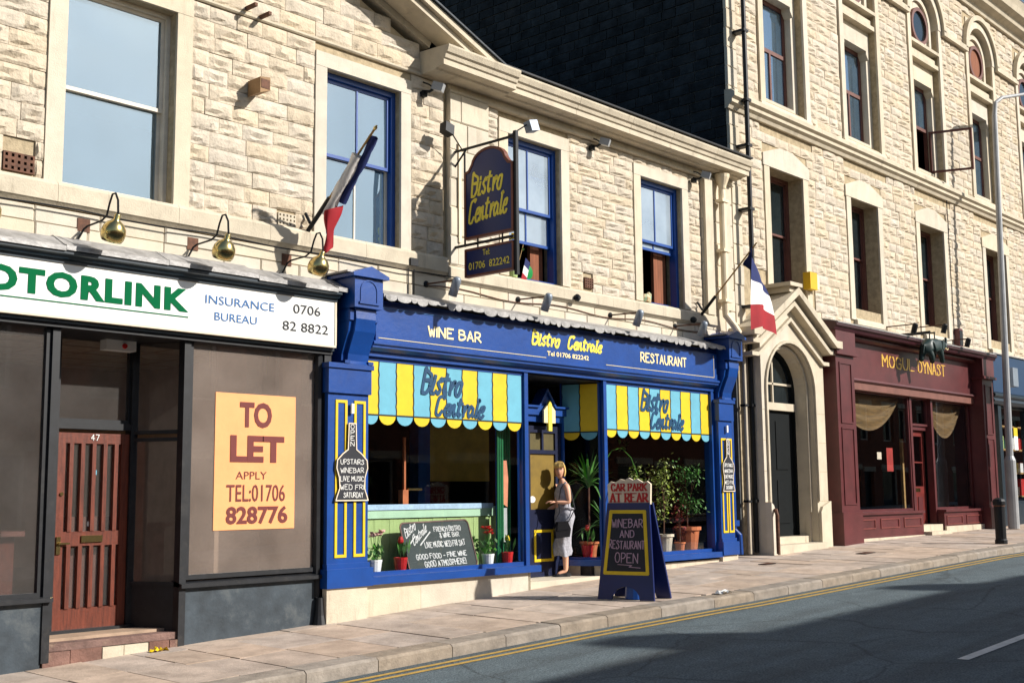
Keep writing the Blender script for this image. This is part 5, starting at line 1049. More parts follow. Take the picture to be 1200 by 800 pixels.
# hanging sign
hx = 11.45; hs_ = thing('hanging_sign', 'arched navy hanging sign with yellow script projecting from the wall beside the middle blue window', 'sign', (hx, -.1, 5.0))
fh = frame_fn((hx-.03, 0, 0), (0, -1, 0)); T = lambda u, v, d: fh(u, v, d)
arch = [(.30, 5.10), (1.16, 5.10), (1.16, 6.0), (1.09, 6.02), (1.03, 6.10)]+[(.73+.30*math.cos(R(k)), 6.08+.2*math.sin(R(k))) for k in range(10, 175, 15)]+[(.43, 6.10), (.37, 6.02), (.30, 6.0)]
b = MB(); b.prism(arch, T, 0, .06); b.build('sign_board', M_blue2, hs_)
b = MB(); ribbon(b, arch+[arch[0]], .035, lambda u, v, d: T(u, v, d if d < 0 else .065), lift=.006); b.build('rim', mat('brown_sign_rim', (116, 66, 50), .5), hs_)
lb = B('lower_board', M_blue2, hs_, (hx-.03, hx+.03, -1.16, -.30, 4.58, 4.94)); b = MB(); q = [(.3, 4.58), (1.16, 4.58), (1.16, 4.94), (.3, 4.94), (.3, 4.58)]; ribbon(b, q, .03, lambda u, v, d: T(u, v, d if d < 0 else .065), lift=.006); b.build('rim', MATS['brown_sign_rim'], lb)
b = MB(); write(b, 'Bistro', .58, .30, .034, lambda u, v, d: T(u+.42, v+5.66+u*.06, d-.001), font='script', slant=.12); b.build('lettering', M_lettyel, hs_)
b = MB(); write(b, 'Centrale', .70, .30, .032, lambda u, v, d: T(u+.37, v+5.30+u*.08, d-.001), font='script', slant=.12); b.build('lettering', M_lettyel, hs_)
b = MB(); btext('Tel:', .13, .08, lambda u, v, d: T(u+.62, v+4.83, d), b, .01); btext('01706  822242', .74, .10, lambda u, v, d: T(u+.36, v+4.66, d), b, .008); b.build('lettering', M_lettyel, lb)
b = MB(); b.tube([(hx, -.02, 6.36), (hx, -1.2, 6.36)], .02, 8); b.tube([(hx, .0, 5.02), (hx, -1.14, 5.02)], .02, 8); b.bar((hx, -1.2, 4.5), (hx, -1.2, 6.42), .05, .05); b.tube([(hx, -.26, 6.36), (hx, -.26, 5.0)], .014, 6)
for yy in (.5, .95): b.tube([(hx, -yy, 5.1), (hx, -yy, 4.94)], .012, 6)
b.tube([(hx, -.02, 6.1), (hx, -.3, 6.36)], .014, 6); b.build('bracket', M_iron, hs_)
B('wall_plate', M_iron, hs_, (hx-.04, hx+.04, -.02, .02-.03, 6.25, 6.5), (hx-.04, hx+.04, -.02, -.01, 4.95, 5.1))
for yy, dx in ((-.2, -.32), (-1.1, .35)):
    b = MB(); b.tube([(hx, yy, 6.38), (hx+dx, yy-.05, 6.62)], .01, 6); b.build('lamp_arm', M_iron, hs_)
    b = MB(); b.bar((hx+dx, yy-.05, 6.64), (hx+dx*1.1, yy-.07, 6.5), .16, .12); b.build('sign_light', M_iron if dx < 0 else M_lampgrey, hs_)
B('white_conduit', M_pipe, hs_, (hx+.05, hx+.1, -.1, -.08, 5.1, 6.5))

# flags
def cloth_strip(name, m, parent, rows):
    """rows of 3-D points -> smooth sheet with thickness"""
    b = MB(); n = len(rows[0])
    for r0 in rows: b.v += [tuple(p) for p in r0]
    for j in range(len(rows)-1):
        for i in range(n-1): a = j*n+i; b.f.append((a, a+1, a+n+1, a+n)); b.mi.append(0)
    o = b.build(name, m, parent, smooth=True); return o
f1 = thing('flag', 'furled French flag drooping from a pole in front of the tall blue framed window', 'flag', (8.95, 0, 4.86))
A1, A2 = Vector((8.95, -.02, 4.84)), Vector((8.95, -1.22, 5.84)); ln = lambda t: A1+(A2-A1)*t
b = MB(); b.tube([ln(.3), ln(1.03)], .014, 8); b.build('pole', M_wood, f1); b = MB(); b.tube([ln(0), ln(.36)], .028, 10); b.lathe((8.95, -.0, 4.8), [(.06, 0), (.05, .05)], 10, (0, -1, 0)); b.tube([(8.93, -.02, 5.08), (8.94, -.1, 4.95)], .02, 6); b.build('socket', M_iron, f1)
b = MB(); b.lathe(ln(1.03), [(.02, 0), (.022, .03), (.005, .06)], 8, A2-A1); b.build('finial', M_brass, f1)
def furled(m, t0, t1, off, wdt, nm='cloth', seed=0, dx=0):
    rows = []; K = 12
    for j in range(K+1):
        t = t0+(t1-t0)*j/K; r0 = []
        for i in range(9):
            a = 2*math.pi*i/8; c = ln(t)+Vector((0, .0, 0)); rad = wdt*(1+.25*math.sin(3*a+j*.9+seed)); r0.append(c+Vector((dx+math.cos(a)*rad, math.sin(a)*rad*.5, -off(t)+math.sin(a)*rad*.6)))
        rows.append(r0)
    return cloth_strip(nm, m, f1, rows)
furled(M_frblue, .99, .50, lambda t: .04+.36*(.98-t), .05, 'blue_band', 0, .05); furled(M_frwhite, .82, .36, lambda t: .03+.34*(.9-t), .062, 'white_band', 1, -.04)
rows = []
for j in range(12):
    s = j/11; cz = ln(.44)+Vector((-.01-.05*s, .05*s, -.22-.52*s)); wd_ = .115*(1-.5*s)+.02*math.sin(s*6+1); r0 = []
    for i in range(9): a = 2*math.pi*i/8; r0.append(cz+Vector((math.cos(a)*wd_, math.sin(a)*wd_*.5+.02*math.sin(3*a+s*5), .05*math.cos(a))))
    rows.append(r0)
cloth_strip('red_band', M_frred, f1, rows)
f2 = thing('flag', 'hanging French flag at the right end of the bistro, red tip lowest', 'flag', (17.46, 0, 4.7))
A1, A2 = Vector((17.46, -.02, 4.68)), Vector((17.5, -1.15, 5.80))
b = MB(); b.tube([ln(.25), ln(1.03)], .014, 8); b.build('pole', M_wood, f2); b = MB(); b.tube([ln(0), ln(.3)], .028, 10); b.tube([(17.42, -.02, 4.95), (17.45, -.1, 4.8)], .02, 6); b.build('socket', M_iron, f2)
def band(m, s0, s1, nm):
    rows = []
    for j in range(9):
        s = s0+(s1-s0)*j/8; r0 = []
        for i in range(13):
            q = i/12; base = ln(1.0-.42*q*(1-s*.3)); wdt = (1.0*(1-math.exp(-5*s))+.04)*(1-.10*s)
            x = 17.47+(q-.05)*wdt*1.0; y = -1.12+.22*q*(1-.2*s)+.05*math.sin(q*9+s*2)*(.3+s); z = 5.78-.28*q*(1-s)-1.42*s-.1*(1-q)*s*0+.10*math.sin(q*3.1)*s
            r0.append(Vector((x, y, z)))
        rows.append(r0)
    return cloth_strip(nm, m, f2, rows)
band(M_frblue, 0, .40, 'blue_band'); band(M_frwhite, .40, .70, 'white_band'); band(M_frred, .70, 1.0, 'red_band')

# ---- A-board
ab = thing('sandwich_board', 'blue and yellow folding A-board on the pavement with a cream car park sign on top', 'sandwich board', (12.83, -1.93, .31))
def panel(O, U, top, hgt, wb, wt, parent, m, nm):
    """tapered leaf from ground point O (centre), width direction U, top centre point"""
    O = Vector(O); U = Vector(U).normalized(); V = Vector(top)-O; Lh = V.length; V.normalize(); f = lambda u, v, d: tuple(O+U*u+V*v-U.cross(V)*d)
    a = [(.20*math.cos(R(k)), .17*math.sin(R(k))) for k in range(180, -1, -20)]
    b = MB(); b.prism([(-wb/2, 0), (-wb/2+.14, 0)]+a+[(wb/2-.14, 0), (wb/2, 0), (wt/2, Lh), (-wt/2, Lh)], f, 0, .035); return b.build(nm, m, parent), f, Lh
lf1, ff, Lh = panel((12.66, -1.93, gz(12.66, -1.93)), (.16, -.75, 0), (12.80, -1.90, 1.55), 1.25, .80, .60, ab, M_blue2, 'front_leaf')
lf2, _, _ = panel((13.0, -1.95, gz(13, -1.95)), (.16, -.75, 0), (12.86, -1.91, 1.55), 1.25, .80, .60, ab, M_blue2, 'rear_leaf')
tw = lambda v: .40-.10*v/Lh
def trap(v0, v1, ins): return [(-tw(v0)+ins, v0), (tw(v0)-ins, v0), (tw(v1)-ins, v1), (-tw(v1)+ins, v1)]
b = MB(); b.prism(trap(.33, 1.14, .055), ff, -.006, -.0005); b.build('writing_panel', mat('navy_black_writing_panel', (26, 30, 44), .6), lf1)
b = MB(); q = trap(.34, 1.13, .07); ribbon(b, q+[q[0]], .045, ff, lift=.007); b.build('yellow_border', M_yel, lf1)
b = MB(); pc = mat('pale_pink_chalk', (186, 156, 176), .9)
for tx, v, hh, wd_ in (('WINEBAR', .93, .1, .44), ('AND', .80, .085, .2), ('RESTAURANT', .655, .1, .5), ('OPEN', .475, .12, .32)): write(b, tx, wd_, hh, .011, lambda a, c, d, v=v, wd_=wd_: ff(a-wd_/2, c+v, d-.006), jitter=.06)
ribbon(b, [(-.12, .45), (.08, .44), (.04, .42), (.2, .41)], .008, ff, lift=.007); b.build('chalk_lettering', pc, lf1)
b = MB(); O2 = Vector((12.83, -1.905, 1.53)); U2 = Vector((.16, -.75, 0)).normalized(); f2_ = frame_fn(O2-U2*.0, U2)
wav = [(-.30, 0), (.30, 0), (.31, .26), (.26, .30), (.2, .285), (.12, .33), (.06, .315), (0, .345), (-.06, .315), (-.12, .33), (-.2, .285), (-.26, .30), (-.31, .26)]
cp = b.prism(wav, f2_, -.02, .02).build('car_park_sign', M_signcream, ab)
b = MB(); write(b, 'CAR PARK', .50, .088, .0175, lambda a, c, d: f2_(a-.25, c+.178, d-.021), serif=True); write(b, 'AT REAR', .53, .105, .021, lambda a, c, d: f2_(a-.265, c+.035, d-.021), serif=True); b.build('lettering', M_signred, cp)
b = MB(); b.lathe((12.84, -1.95, gz(12.84, -1.95)), [(.13, 0), (.12, .16), (.08, .17)], 14); b.build('weight', M_blue, ab)

# ---- bollard, lamp post, litter
bl = thing('bollard', 'black iron bollard at the kerb in front of the maroon shop', 'bollard', (23.75, -2.62, .64))
b = MB(); b.lathe((23.75, -2.62, .6), [(.115, 0), (.115, .12), (.10, .14), (.10, .78), (.12, .80), (.12, .86), (.10, .90), (.04, .93)], 16); b.build('post', M_iron, bl, smooth=False); b = MB(); b.lathe((23.75, -2.62, 1.36), [(.106, 0), (.106, .05)], 16); b.build('band', M_rust, bl)
lp = thing('lamp_post', 'tall grey steel lamp post at the right edge before the blue shop', 'lamp post', (29.2, -.9, .86))
b = MB(); b.lathe((29.2, -.9, .78), [(.13, 0), (.13, 1.6), (.09, 1.7)], 14); b.build('base', M_grey, lp)
b = MB(); b.tube([(29.2, -.9, 2.4), (29.6, -.9, 10.9), (29.66, -.92, 11.25), (29.9, -1.0, 11.42), (32.2, -1.2, 12.1)], [.085, .065, .05, .045, .035], 12); b.build('column', M_grey, lp)
b = MB(); b.bar((32.1, -1.2, 12.05), (32.9, -1.25, 12.25), .25, .14); b.build('lantern', M_lampgrey, lp)
B('control_box', M_lampgrey, lp, (29.42, 29.75, -1.02, -.78, 4.15, 4.6)); B('notice', M_yel, lp, (29.26, 29.5, -1.01, -1.0, 2.95, 3.15)); B('notice', M_white, lp, (29.26, 29.5, -1.01, -1.0, 2.62, 2.949))
def litter(x, y, m, label, seed, s=.12):
    r = random.Random(seed); b = MB(); z = gz(x, y)+.004; n = 6; pts = [(x+(i/n-.5)*s*2+r.uniform(-.01, .01), y+(j/3-.5)*s+r.uniform(-.01, .01), z+r.uniform(0, .05)*(1 if 0 < i < n else .1)) for j in range(4) for i in range(n+1)]
    b.add(pts, [(j*(n+1)+i, j*(n+1)+i+1, (j+1)*(n+1)+i+1, (j+1)*(n+1)+i) for j in range(3) for i in range(n)]); tag(b.build('litter', m, None, (x, y, z)), label, 'litter')
litter(6.93, -.25, M_yel, 'scrap of yellow packaging against the office doorstep', 1, .09); litter(13.9, -2.62, M_white, 'crumpled white paper bag by the kerb', 2, .12)

for x, y, w2, d2, l in ((17.4, -1.2, .34, .16, 'small iron stopcock cover in the pavement beside the right end of the bistro'), (20.0, -1.65, .42, .2, 'small iron cover in the pavement nearer the kerb before the porch')):
    t = thing('stopcock_cover', l, 'drain cover', (x, y, gz(x, y))); z = gz(x, y)
    q = lambda u, v, d: (x+u, y+v, gz(x+u, y+v)+d)
    b = MB(); b.prism(rrect(w2, d2, .03, 2), q, .0, .009); b.build('frame', M_iron, t); b = MB(); b.prism([(a*.8+w2*.1, c*.7+d2*.15) for a, c in rrect(w2, d2, .03, 2)], q, .0092, .014); b.build('lid', M_rust, t)
# ---- flower pots and plants
def leaf_quad(b, p, d, L_, w, nrm=None):
    d = Vector(d).normalized(); s = d.cross(nrm or Vector((0, 0, 1)))
    if s.length < .1: s = Vector((1, 0, 0))
    s = s.normalized()*w/2; m_ = p+d*L_*.5; e = p+d*L_; b.add([p, m_-s, e, m_+s], [(0, 1, 2, 3)])
def pot(parent, x, y, z, r, h, m, rim=True, name='pot'):
    b = MB(); pf = [(r*.72, 0), (r*.95, h*.85), (r*.98, h*.86)]+([(r*1.1, h*.87), (r*1.1, h)] if rim else [(r, h)])+[(r*.85, h), (r*.8, h*.9)]
    b.lathe((x, y, z), pf, 14); return b.build(name, m, parent)
def posy(label, x, y, z, mp_, fm_, n, hgt, r=.09, ph=.15, tulip=False, seed=0):
    t = thing('potted_flower', label, 'flower pot', (x, y, z)); rr = random.Random(seed); pot(t, x, y, z, r, ph, mp_, rim=False)
    b = MB()
    for k in range(46 if not tulip else 8):
        p = Vector((x+rr.gauss(0, r*.6), y+rr.gauss(0, r*.5), z+ph+rr.uniform(-.02, hgt*.45))); leaf_quad(b, p, (rr.uniform(-1, 1), rr.uniform(-1, 1), rr.uniform(.2, 1.6) if not tulip else 2.5), rr.uniform(.05, .1) if not tulip else .2, .045)
    tag(b.build('leaves', M_leaf, t), kind='stuff')
    for k in range(n):
        fx, fy, fz = x+rr.gauss(0, r*.7)*(0 if n == 1 else 1), y+rr.gauss(0, r*.4)*(0 if n == 1 else 1), z+ph+hgt*rr.uniform(.75, 1.05)
        s = MB(); s.tube([(x, y, z+ph-.02), (fx, fy, fz)], .004, 4); s.build('stem', M_leaf, t); c = MB()
        if tulip: c.lathe((fx, fy, fz), [(.012, 0), (.035, .02), (.036, .05), (.02, .09)], 8)
        else:
            for q in range(9): leaf_quad(c, Vector((fx, fy, fz)), (math.cos(q*.9), math.sin(q*.9), rr.uniform(-.3, .8)), .06, .05, Vector((rr.uniform(-1, 1), rr.uniform(-1, 1), 1)))
        c.build('flower', fm_, t)
zs_ = .696
posy('white pot of pale pink flowers at the left end of the bistro window sill', 10.08, .0, zs_, M_potwhite, M_pink, 6, .34, .1, .19, seed=1)
posy('red pot with a single red tulip left of the leaning chalkboard', 10.52, .0, zs_, M_redpot, M_red, 1, .2, .09, .2, True, seed=2)
posy('white pot of red flowers right of the leaning chalkboard', 12.12, -.01, zs_, M_potwhite, M_red, 6, .36, .09, .18, seed=3)
posy('dark green pot of foliage just right of the leaning chalkboard', 11.95, .12, zs_, M_leaf, M_leaf, 3, .2, .09, .18, seed=4)
posy('red and yellow pot with a yellow tulip at the right end of the left sill', 12.5, -.02, zs_, M_redpot, M_yel, 1, .16, .085, .19, True, seed=5)
posy('dark red pot with a red tulip low in the splayed bistro pane', 14.55, .2, zs_, M_redpot, M_red, 1, .22, .09, .2, True, seed=6)
def spiky(label, x, y, z, hgt, n, L_, pr, ph, pm, seed):
    t = thing('potted_plant', label, 'pot plant', (x, y, z)); rr = random.Random(seed); pot(t, x, y, z, pr, ph, pm)
    b = MB(); b.tube([(x, y, z+ph-.03), (x+.01, y, z+hgt)], .018, 6); b.build('stem', M_rust, t)
    for k in range(n):
        a = k*2.4+rr.uniform(-.3, .3); el_ = rr.uniform(.15, 1.35); d = Vector((math.cos(a)*math.cos(el_), math.sin(a)*math.cos(el_), math.sin(el_))); p = Vector((x, y, z+hgt-.1+.12*rr.random())); l = L_*rr.uniform(.75, 1.1); s = d.cross(Vector((0, 0, 1))).normalized()*.022; bb = MB(); pts = []
        for j in range(7):
            q = j/6; c = p+d*l*q+Vector((0, 0, -.55*l*q*q*math.cos(el_)*1.3)); wv = (1-q)**.6*(.5+1.5*min(q*3, 1)*.5); pts += [c-s*wv, c+s*wv]
        bb.add(pts, [(2*j, 2*j+1, 2*j+3, 2*j+2) for j in range(6)]); bb.build('leaf', M_leaf, t)
spiky('tall spiky leaved plant behind the splayed pane beside the bistro door', 14.72, .30, zs_, 1.15, 40, .82, .14, .25, M_terra, 1)
spiky('shorter arching leaved plant behind the sandwich board', 14.95, .15, zs_, .5, 34, .65, .12, .2, M_leaf, 2)
def bushy(label, x, y, z, hgt, wd_, n, pr, ph, pm, ml, seed, trunk=True):
    t = thing('potted_plant', label, 'pot plant', (x, y, z)); rr = random.Random(seed); pot(t, x, y, z, pr, ph, pm)
    b = MB(); b.tube([(x, y, z+ph-.03), (x+.02, y, z+hgt*.5), (x-.01, y+.02, z+hgt*.9)], [.016, .012, .006], 6)
    cl = [(x+rr.gauss(0, wd_*.4), y+rr.gauss(0, wd_*.25), z+hgt*rr.uniform(.38, 1.0)) for _ in range(11)]
    for c in cl: b.tube([(x+.01, y, z+hgt*rr.uniform(.3, .6)), c], .005, 4)
    b.build('stem', M_rust, t); f = MB()
    for k in range(n): c = rr.choice(cl); p = Vector(c)+Vector((rr.gauss(0, .08), rr.gauss(0, .06), rr.gauss(0, .09))); leaf_quad(f, p, (rr.uniform(-1, 1), rr.uniform(-1, 1), rr.uniform(-1, .3)), rr.uniform(.05, .09), rr.uniform(.025, .045))
    tag(f.build('leaves', ml, t), kind='stuff')
bushy('bushy yellow green plant in the middle of the right bistro window', 15.95, .18, zs_, 1.35, .28, 420, .12, .25, M_terra, M_leaf2, 11)
bushy('tall variegated plant in a pale pot left of the large terracotta pot', 16.35, .05, zs_, 1.5, .3, 520, .15, .32, M_cap, M_leaf2, 12)
bushy('dense green plant in the large terracotta pot at the right of the bistro window', 17.1, .1, zs_, 1.5, .34, 620, .21, .42, M_terra, M_leaf, 13)
bushy('small red leaved plant in a little clay pot before the bushy plants', 16.72, -.0, zs_, .75, .12, 130, .09, .18, M_terra, mat('dark_red_leaf', (120, 44, 40), .6, var=.3), 14)
bushy('slender trailing plant close to the post beside the splayed pane', 15.3, .3, zs_, 1.0, .2, 160, .1, .2, M_potwhite, M_leaf, 15)
b = MB(); b.tube([(15.0, .3, 1.9), (15.05, .25, 2.15), (15.2, .2, 2.35), (15.45, .2, 2.4), (15.7, .2, 2.25), (15.85, .2, 2.0), (15.9, .2, 1.6)], .008, 5); rr = random.Random(3)
for k in range(14): leaf_quad(b, Vector((15.45+rr.gauss(0, .06), .2, 2.42+rr.gauss(0, .04))), (rr.uniform(-1, 1), rr.uniform(-.3, .3), rr.uniform(-.6, .8)), .11, .05)
tag(b.build('trailing_stem', M_leaf, None, (15.4, .2, 2.0)), 'arching leafy stem high in the right bistro window', 'plant')
posy('green potted plant on the sill of the middle blue window by the hanging sign', 12.75, .05, 4.79, M_palegreen, M_yel, 4, .5, .09, .2, seed=8)
t = thing('hand_flag', 'small paper French flag in the open middle blue window', 'flag', (12.88, .02, 4.95)); fz = frame_fn((12.86, .02, 4.86), (.96, 0, -.3), (.3, 0, .95)); b = MB(); b.tube([(12.82, .02, 4.95), (12.95, .02, 5.3)], .005, 5); b.build('stick', M_wood, t)
for k, m_ in enumerate((M_frblue, M_frwhite, M_frred)): b = MB(); b.prism([(.06, .28-.12*k), (.17, .25-.12*k), (.17, .13-.12*k), (.06, .16-.12*k)], fz, 0, .004); b.build('band', m_, t)
b = MB(); b.lathe((13.32, .28, 4.97), [(.02, -.02), (.11, 0), (.11, .02), (.02, .03)], 16, (0, -1, 0)); tag(b.build('green_ball', mat('green_plastic', (10, 130, 60), .4), None, (13.32, .25, 4.97)), 'round green plastic disc inside the open middle blue window', 'ornament')
b = MB(); b.lathe((15.98, .06, 4.80), [(.09, 0), (.11, .06), (.08, .12)], 10); b.lathe((16.1, .06, 4.8), [(.04, 0), (.05, .14), (.02, .17)], 8); tag(b.build('ornament', mat('pastel_pottery', (222, 150, 104), .4, rgb2=(150, 210, 180), scale=14), None, (16.0, .06, 4.8)), 'small coloured pottery ornament on the sill of the right blue window', 'ornament')

# ================================================================== PERSON
pe = thing('person', 'blonde woman in a long grey sleeveless dress with black bag at the bistro door', 'person', (14.08, .28, .455))
PB = Vector((14.08, .28, .457)); fd = Vector((-.86, .50, 0)).normalized(); sd_ = Vector((-fd.y, fd.x, 0))      # sd_: her left, towards the camera
if sd_.dot(Vector((-.7, -.7, 0))) < 0: sd_ = -sd_
Q = lambda f, s, z: PB+fd*f+sd_*s+Vector((0, 0, z))
V_ = []; E_ = []; R_ = []
def J(p, r, parent=None):
    V_.append(tuple(p)); R_.append(r if isinstance(r, tuple) else (r, r)); i = len(V_)-1
    if parent is not None: E_.append((parent, i))
    return i
pel = J(Q(-.02, 0, .88), (.12, .15)); wai = J(Q(0, 0, 1.03), (.085, .12), pel); che = J(Q(.01, 0, 1.20), (.10, .135), wai); upc_ = J(Q(-.01, 0, 1.32), (.075, .12), che); nek = J(Q(.0, 0, 1.40), .045, upc_); nk2 = J(Q(.02, 0, 1.46), .042, nek)
for s in (1, -1):
    hp = J(Q(-.02, .08*s, .82), .095, pel); kn = J(Q(.03 if s > 0 else .0, .075*s, .47), .055, hp); cf = J(Q(.0 if s > 0 else -.05, .07*s, .34), .052, kn); an = J(Q(.0 if s > 0 else -.06, .065*s, .08), .032, cf); J(Q(.13 if s > 0 else .07, .065*s, .035), .026, an)
sh = J(Q(-.01, .155, 1.33), .05, upc_); elb = J(Q(-.03, .20, 1.09), .037, sh); wr_ = J(Q(.17, .15, 1.10), .024, elb)
sh2 = J(Q(-.0, -.155, 1.33), .05, upc_); el2 = J(Q(.02, -.19, 1.06), .037, sh2); wr2 = J(Q(.24, -.14, .97), .024, el2)
skin_mesh(V_, E_, R_, 'body', M_skin, pe)
def hand(wc, dirn, side, nm):
    d = Vector(dirn).normalized(); n = Vector((0, 0, 1)); l = d.cross(n).normalized(); v = [tuple(wc), tuple(wc+d*.045), tuple(wc+d*.085)]; e = [(0, 1), (1, 2)]; r = [(.022, .018), (.036, .017), (.038, .015)]
    for k, (o, ll) in enumerate(((-.03, .055), (-.01, .07), (.01, .075), (.03, .065))):
        b0 = wc+d*.09+l*o; i = len(v); v += [tuple(b0), tuple(b0+d*ll*.5-n*.008), tuple(b0+d*ll*.85-n*.035)]; e += [(2, i), (i, i+1), (i+1, i+2)]; r += [(.010, .010), (.009, .009), (.007, .007)]
    i = len(v); b0 = wc+d*.03+l*.035*side; v += [tuple(b0), tuple(b0+d*.03+l*.02*side-n*.015), tuple(b0+d*.055+l*.02*side-n*.03)]; e += [(1, i), (i, i+1), (i+1, i+2)]; r += [(.012, .012), (.010, .010), (.008, .008)]
    skin_mesh(v, e, r, nm, M_skin, pe, 1)
hand(Q(.17, .15, 1.10), fd*.9-sd_*.4+Vector((0, 0, .1)), -1, 'left_hand'); hand(Q(.24, -.14, .97), fd*.95+Vector((0, 0, -.3)), 1, 'right_hand')
# head
hd = Vector((-.86, -.52, -.03)).normalized(); hc = Q(.045, 0, 1.565); hr = hd.cross(Vector((0, 0, 1))).normalized(); hu = hr.cross(hd)
b = MB(); NU, NV = 24, 18
for j in range(NV+1):
    ph = math.pi*j/NV
    for i in range(NU):
        th = 2*math.pi*i/NU; a, c, z = math.cos(th)*math.sin(ph), math.sin(th)*math.sin(ph), math.cos(ph)
        w = .072*(1-.22*max(0, -z)); dp = .088*(1-.12*max(0, -z)); hgt = .118; f_ = a*dp; sd2 = c*w; zz = z*hgt
        if a > 0:
            nz = math.exp(-((zz+.018)/.022)**2)*math.exp(-(sd2/.012)**2); f_ += .022*nz
            f_ -= .008*math.exp(-((zz-.012)/.012)**2)*(math.exp(-((sd2-.028)/.014)**2)+math.exp(-((sd2+.028)/.014)**2)); f_ += .007*math.exp(-((zz+.088)/.02)**2)*math.exp(-(sd2/.03)**2); f_ += .005*math.exp(-((zz+.055)/.01)**2)*math.exp(-(sd2/.02)**2)
        b.v.append(tuple(hc+hd*f_+hr*sd2+hu*zz))
for j in range(NV):
    for i in range(NU): k = j*NU+i; l = j*NU+(i+1) % NU; b.f.append((k, k+NU, l+NU, l)); b.mi.append(0)
b.build('head', M_skin, pe, smooth=True)
fc = lambda s, z, f_: hc+hd*f_+hr*s+hu*z
for s in (-1, 1):
    e = MB(); e.lathe(fc(.028*s, .010, .069), [(.002, .0), (.009, .003), (.009, .006), (.004, .010)], 10, hd); e.build('eye', mat('eye', (60, 50, 46), .3), pe); e = MB(); e.bar(fc(.014*s, .030, .083), fc(.044*s, .030, .069), .005, .006); e.build('eyebrow', M_rust, pe)
    e = MB(); e.lathe(fc(.071*s, -.005, .0), [(.006, 0), (.02, .004), (.014, .012)], 8, hr*s); e.build('ear', M_skin, pe)
e = MB(); e.bar(fc(-.02, -.055, .082), fc(.022, -.055, .082), .009, .010); e.build('mouth', mat('lips', (176, 84, 78), .5), pe)
b = MB()      # bobbed hair: shell over the skull, open at the face
for j in range(13):
    ph = math.pi*(.0+.70*j/12)
    for i in range(25):
        th = R(64)+(2*math.pi-R(128))*i/24; a, c, z = math.cos(th)*math.sin(ph), math.sin(th)*math.sin(ph), math.cos(ph); k = 1.14+.03*math.sin(i*2.1)+(.03 if j > 8 else 0)
        b.v.append(tuple(hc+hd*(a*.092*k-.008)+hr*c*.080*k+hu*(z*.124*k+.004)))
for j in range(12):
    for i in range(24): k = j*25+i; b.f.append((k, k+25, k+26, k+1)); b.mi.append(0)
for i in range(14):
    s = (i/13-.5)*.15; b.tube([fc(s*.3, .135, .02), fc(s*.8, .118, .062), fc(s, .075, .088-abs(s)*.35), fc(s*1.05, .045+.01*math.sin(i*3), .090-abs(s)*.4)], [.014, .013, .010, .004], 5)
b.build('hair', M_hair, pe, smooth=True)
# dress as a lofted sleeve of rings
ringsd = [(.30, .115, .155, 0), (.36, .125, .165, .0), (.45, .12, .16, .01), (.6, .115, .155, 0), (.75, .135, .17, -.01), (.88, .15, .175, -.025), (.95, .135, .165, -.02), (1.04, .105, .14, 0), (1.14, .115, .15, .005), (1.24, .115, .15, .012), (1.33, .09, .135, .0), (1.375, .07, .11, .0)]
b = MB()
for j, (z, a, c, o) in enumerate(ringsd):
    for i in range(28):
        th = 2*math.pi*i/28; fl_ = (1+(.13*math.sin(th*4+z*9)+.05*math.sin(th*9+z*5))*(1 if z < .6 else .45 if z < .9 else .12)); b.v.append(tuple(Q(o+math.cos(th)*a*fl_+.02*(z < .5), math.sin(th)*c*fl_, z+.012*math.sin(th*3)*(z < .4))))
for j in range(len(ringsd)-1):
    for i in range(28): k = j*28+i; l = j*28+(i+1) % 28; b.f.append((k, l, l+28, k+28)); b.mi.append(0)
b.build('dress', M_dress, pe, smooth=True)
b = MB()
for s in (1, -1): b.tube([Q(.06, .1*s, 1.30), Q(0, .115*s, 1.385), Q(-.06, .1*s, 1.32)], .022, 6)
b.build('shoulder_strap', M_dress, pe, smooth=True)
b = MB(); b.tube([Q(.10, .165, 1.03), Q(-.10, .17, 1.0), Q(-.15, .05, .99), Q(-.16, -.05, .9)], .013, 6); b.build('tie_belt', M_dress, pe, smooth=True)
for s, o in ((1, 0), (-1, -.06)):
    b = MB(); c = Q(o+.045, .065*s, 0); pr2 = [(-.11, .032, .03), (-.06, .036, .055), (.0, .036, .05), (.06, .043, .04), (.11, .036, .03), (.15, .012, .02)]
    for f_, w, h in pr2: b.v += [tuple(c+fd*f_-sd_*w), tuple(c+fd*f_-sd_*w*.8+Vector((0, 0, h))), tuple(c+fd*f_+sd_*w*.8+Vector((0, 0, h))), tuple(c+fd*f_+sd_*w)]
    for k in range(5):
        for q in range(4): a = k*4+q; d = k*4+(q+1) % 4; b.f.append((a, d, d+4, a+4)); b.mi.append(0)
    b.f += [(0, 1, 2, 3), (23, 22, 21, 20)]; b.mi += [0, 0]; b.build('shoe', M_leather, pe)
bg_ = thing('handbag', 'black leather handbag hanging in front of the woman from a long strap', 'bag', tuple(Q(.14, .16, .6)))
b = MB(); cB = Q(.10, .225, .57); f_ = lambda u, v, d: tuple(cB+fd*u+Vector((0, 0, v))-sd_*d); b.prism([(-.10, .02), (.11, .0), (.13, .14), (.08, .24), (-.07, .25), (-.12, .14)], f_, -.05, .05); b.build('bag_body', M_leather, bg_)
b = MB(); b.prism([(-.09, .13), (.10, .11), (.085, .242), (-.07, .253)], f_, -.062, -.051); b.build('flap', M_leather, bg_)
b = MB(); b.tube([cB+fd*.12+Vector((0, 0, .24)), Q(.125, .19, .95), Q(.13, .165, 1.1), Q(.08, .13, 1.3), Q(0, .12, 1.40), Q(-.08, .13, 1.28), Q(-.12, .18, 1.0), cB-fd*.1+Vector((0, 0, .24))], .008, 6); b.build('strap', M_leather, bg_)

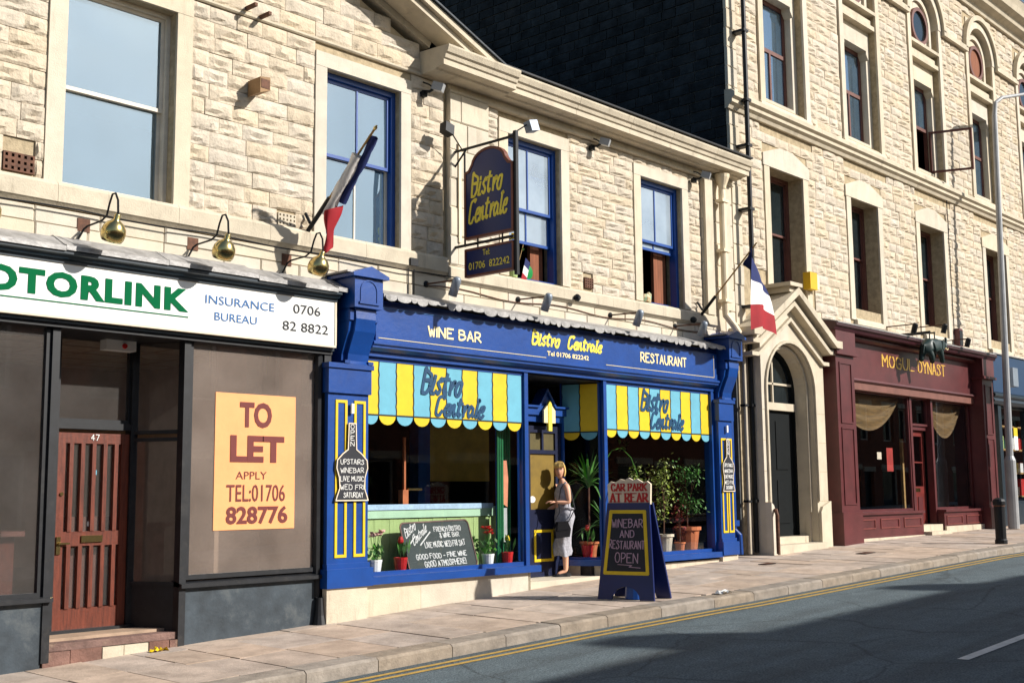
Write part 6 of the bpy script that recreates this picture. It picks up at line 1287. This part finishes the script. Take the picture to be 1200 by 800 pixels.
# ================================================================== TERRACE OPPOSITE (behind the camera, it casts the street's shade)
def terrace(label, x0, x1, h, chim, seed):
    t = thing('terraced_house', label, 'house', ((x0+x1)/2, -13.5, 0), 'brick terrace on the far side of the street'); rr = random.Random(seed); n = max(1, round((x1-x0)/4)); wd_ = (x1-x0)/n; hl = []
    for k in range(n):
        c = x0+wd_*(k+.5); hl += [(c-1.5, c+.3, .9, 2.7), (c+.7, c+1.6, .05, 2.6), (c-1.2, c-.1, 4.0, 5.6), (c+.5, c+1.5, 4.0, 5.6)]
    b = MB(); wall_cells(b, x0, x1, -1, h, hl, -13.8, -13.5); b.box(x0, x1, -20, -19.7, -1, h).box(x0, x0+.3, -19.7, -13.8, -1, h).box(x1-.3, x1, -19.7, -13.8, -1, h); b.build('wall', M_brick, t)
    for q in hl:
        w = B('window' if q[2] > .5 else 'door', M_winwhite if q[2] > .5 else M_navy, t, (q[0], q[0]+.08, -13.75, -13.65, q[2], q[3]), (q[1]-.08, q[1], -13.75, -13.65, q[2], q[3]), (q[0]+.08, q[1]-.08, -13.75, -13.65, q[3]-.08, q[3]), (q[0]+.08, q[1]-.08, -13.75, -13.65, q[2], q[2]+.08), *([] if q[2] > .5 else [(q[0]+.08, q[1]-.08, -13.74, -13.68, q[2]+.08, q[3]-.08)]))
        if q[2] > .5: B('pane', G_updark, w, (q[0]+.08, q[1]-.08, -13.71, -13.70, q[2]+.08, q[3]-.08))
        B('lintel', M_cap, w, (q[0]-.12, q[1]+.12, -13.5, -13.44, q[3], q[3]+.22))
    B('roof', M_slate, t, (x0, x1, -20, -13.5, h-.1, h+.0)); B('gutter', M_iron, t, (x0, x1, -13.5, -13.38, h-.12, h-.02))
    for a, c, z in chim: ch = B('chimney', M_brick, t, (a, c, -14.4, -13.55, h, z-.25)); B('chimney_pot', M_terra, ch, (a+.1, c-.1, -14.3, -13.65, z-.25, z))
terrace('opposite terrace block without chimneys, farthest left behind the camera', -14, 9.9, 6.3, [], 1)
terrace('opposite brick terrace block with two chimneys', 10, 24.0, 6.5, [(16.55, 17.4, 7.5), (22.2, 22.85, 7.35)], 2)
terrace('opposite brick terrace block farthest right', 24.1, 80, 6.4, [(30, 30.8, 7.5)], 3)
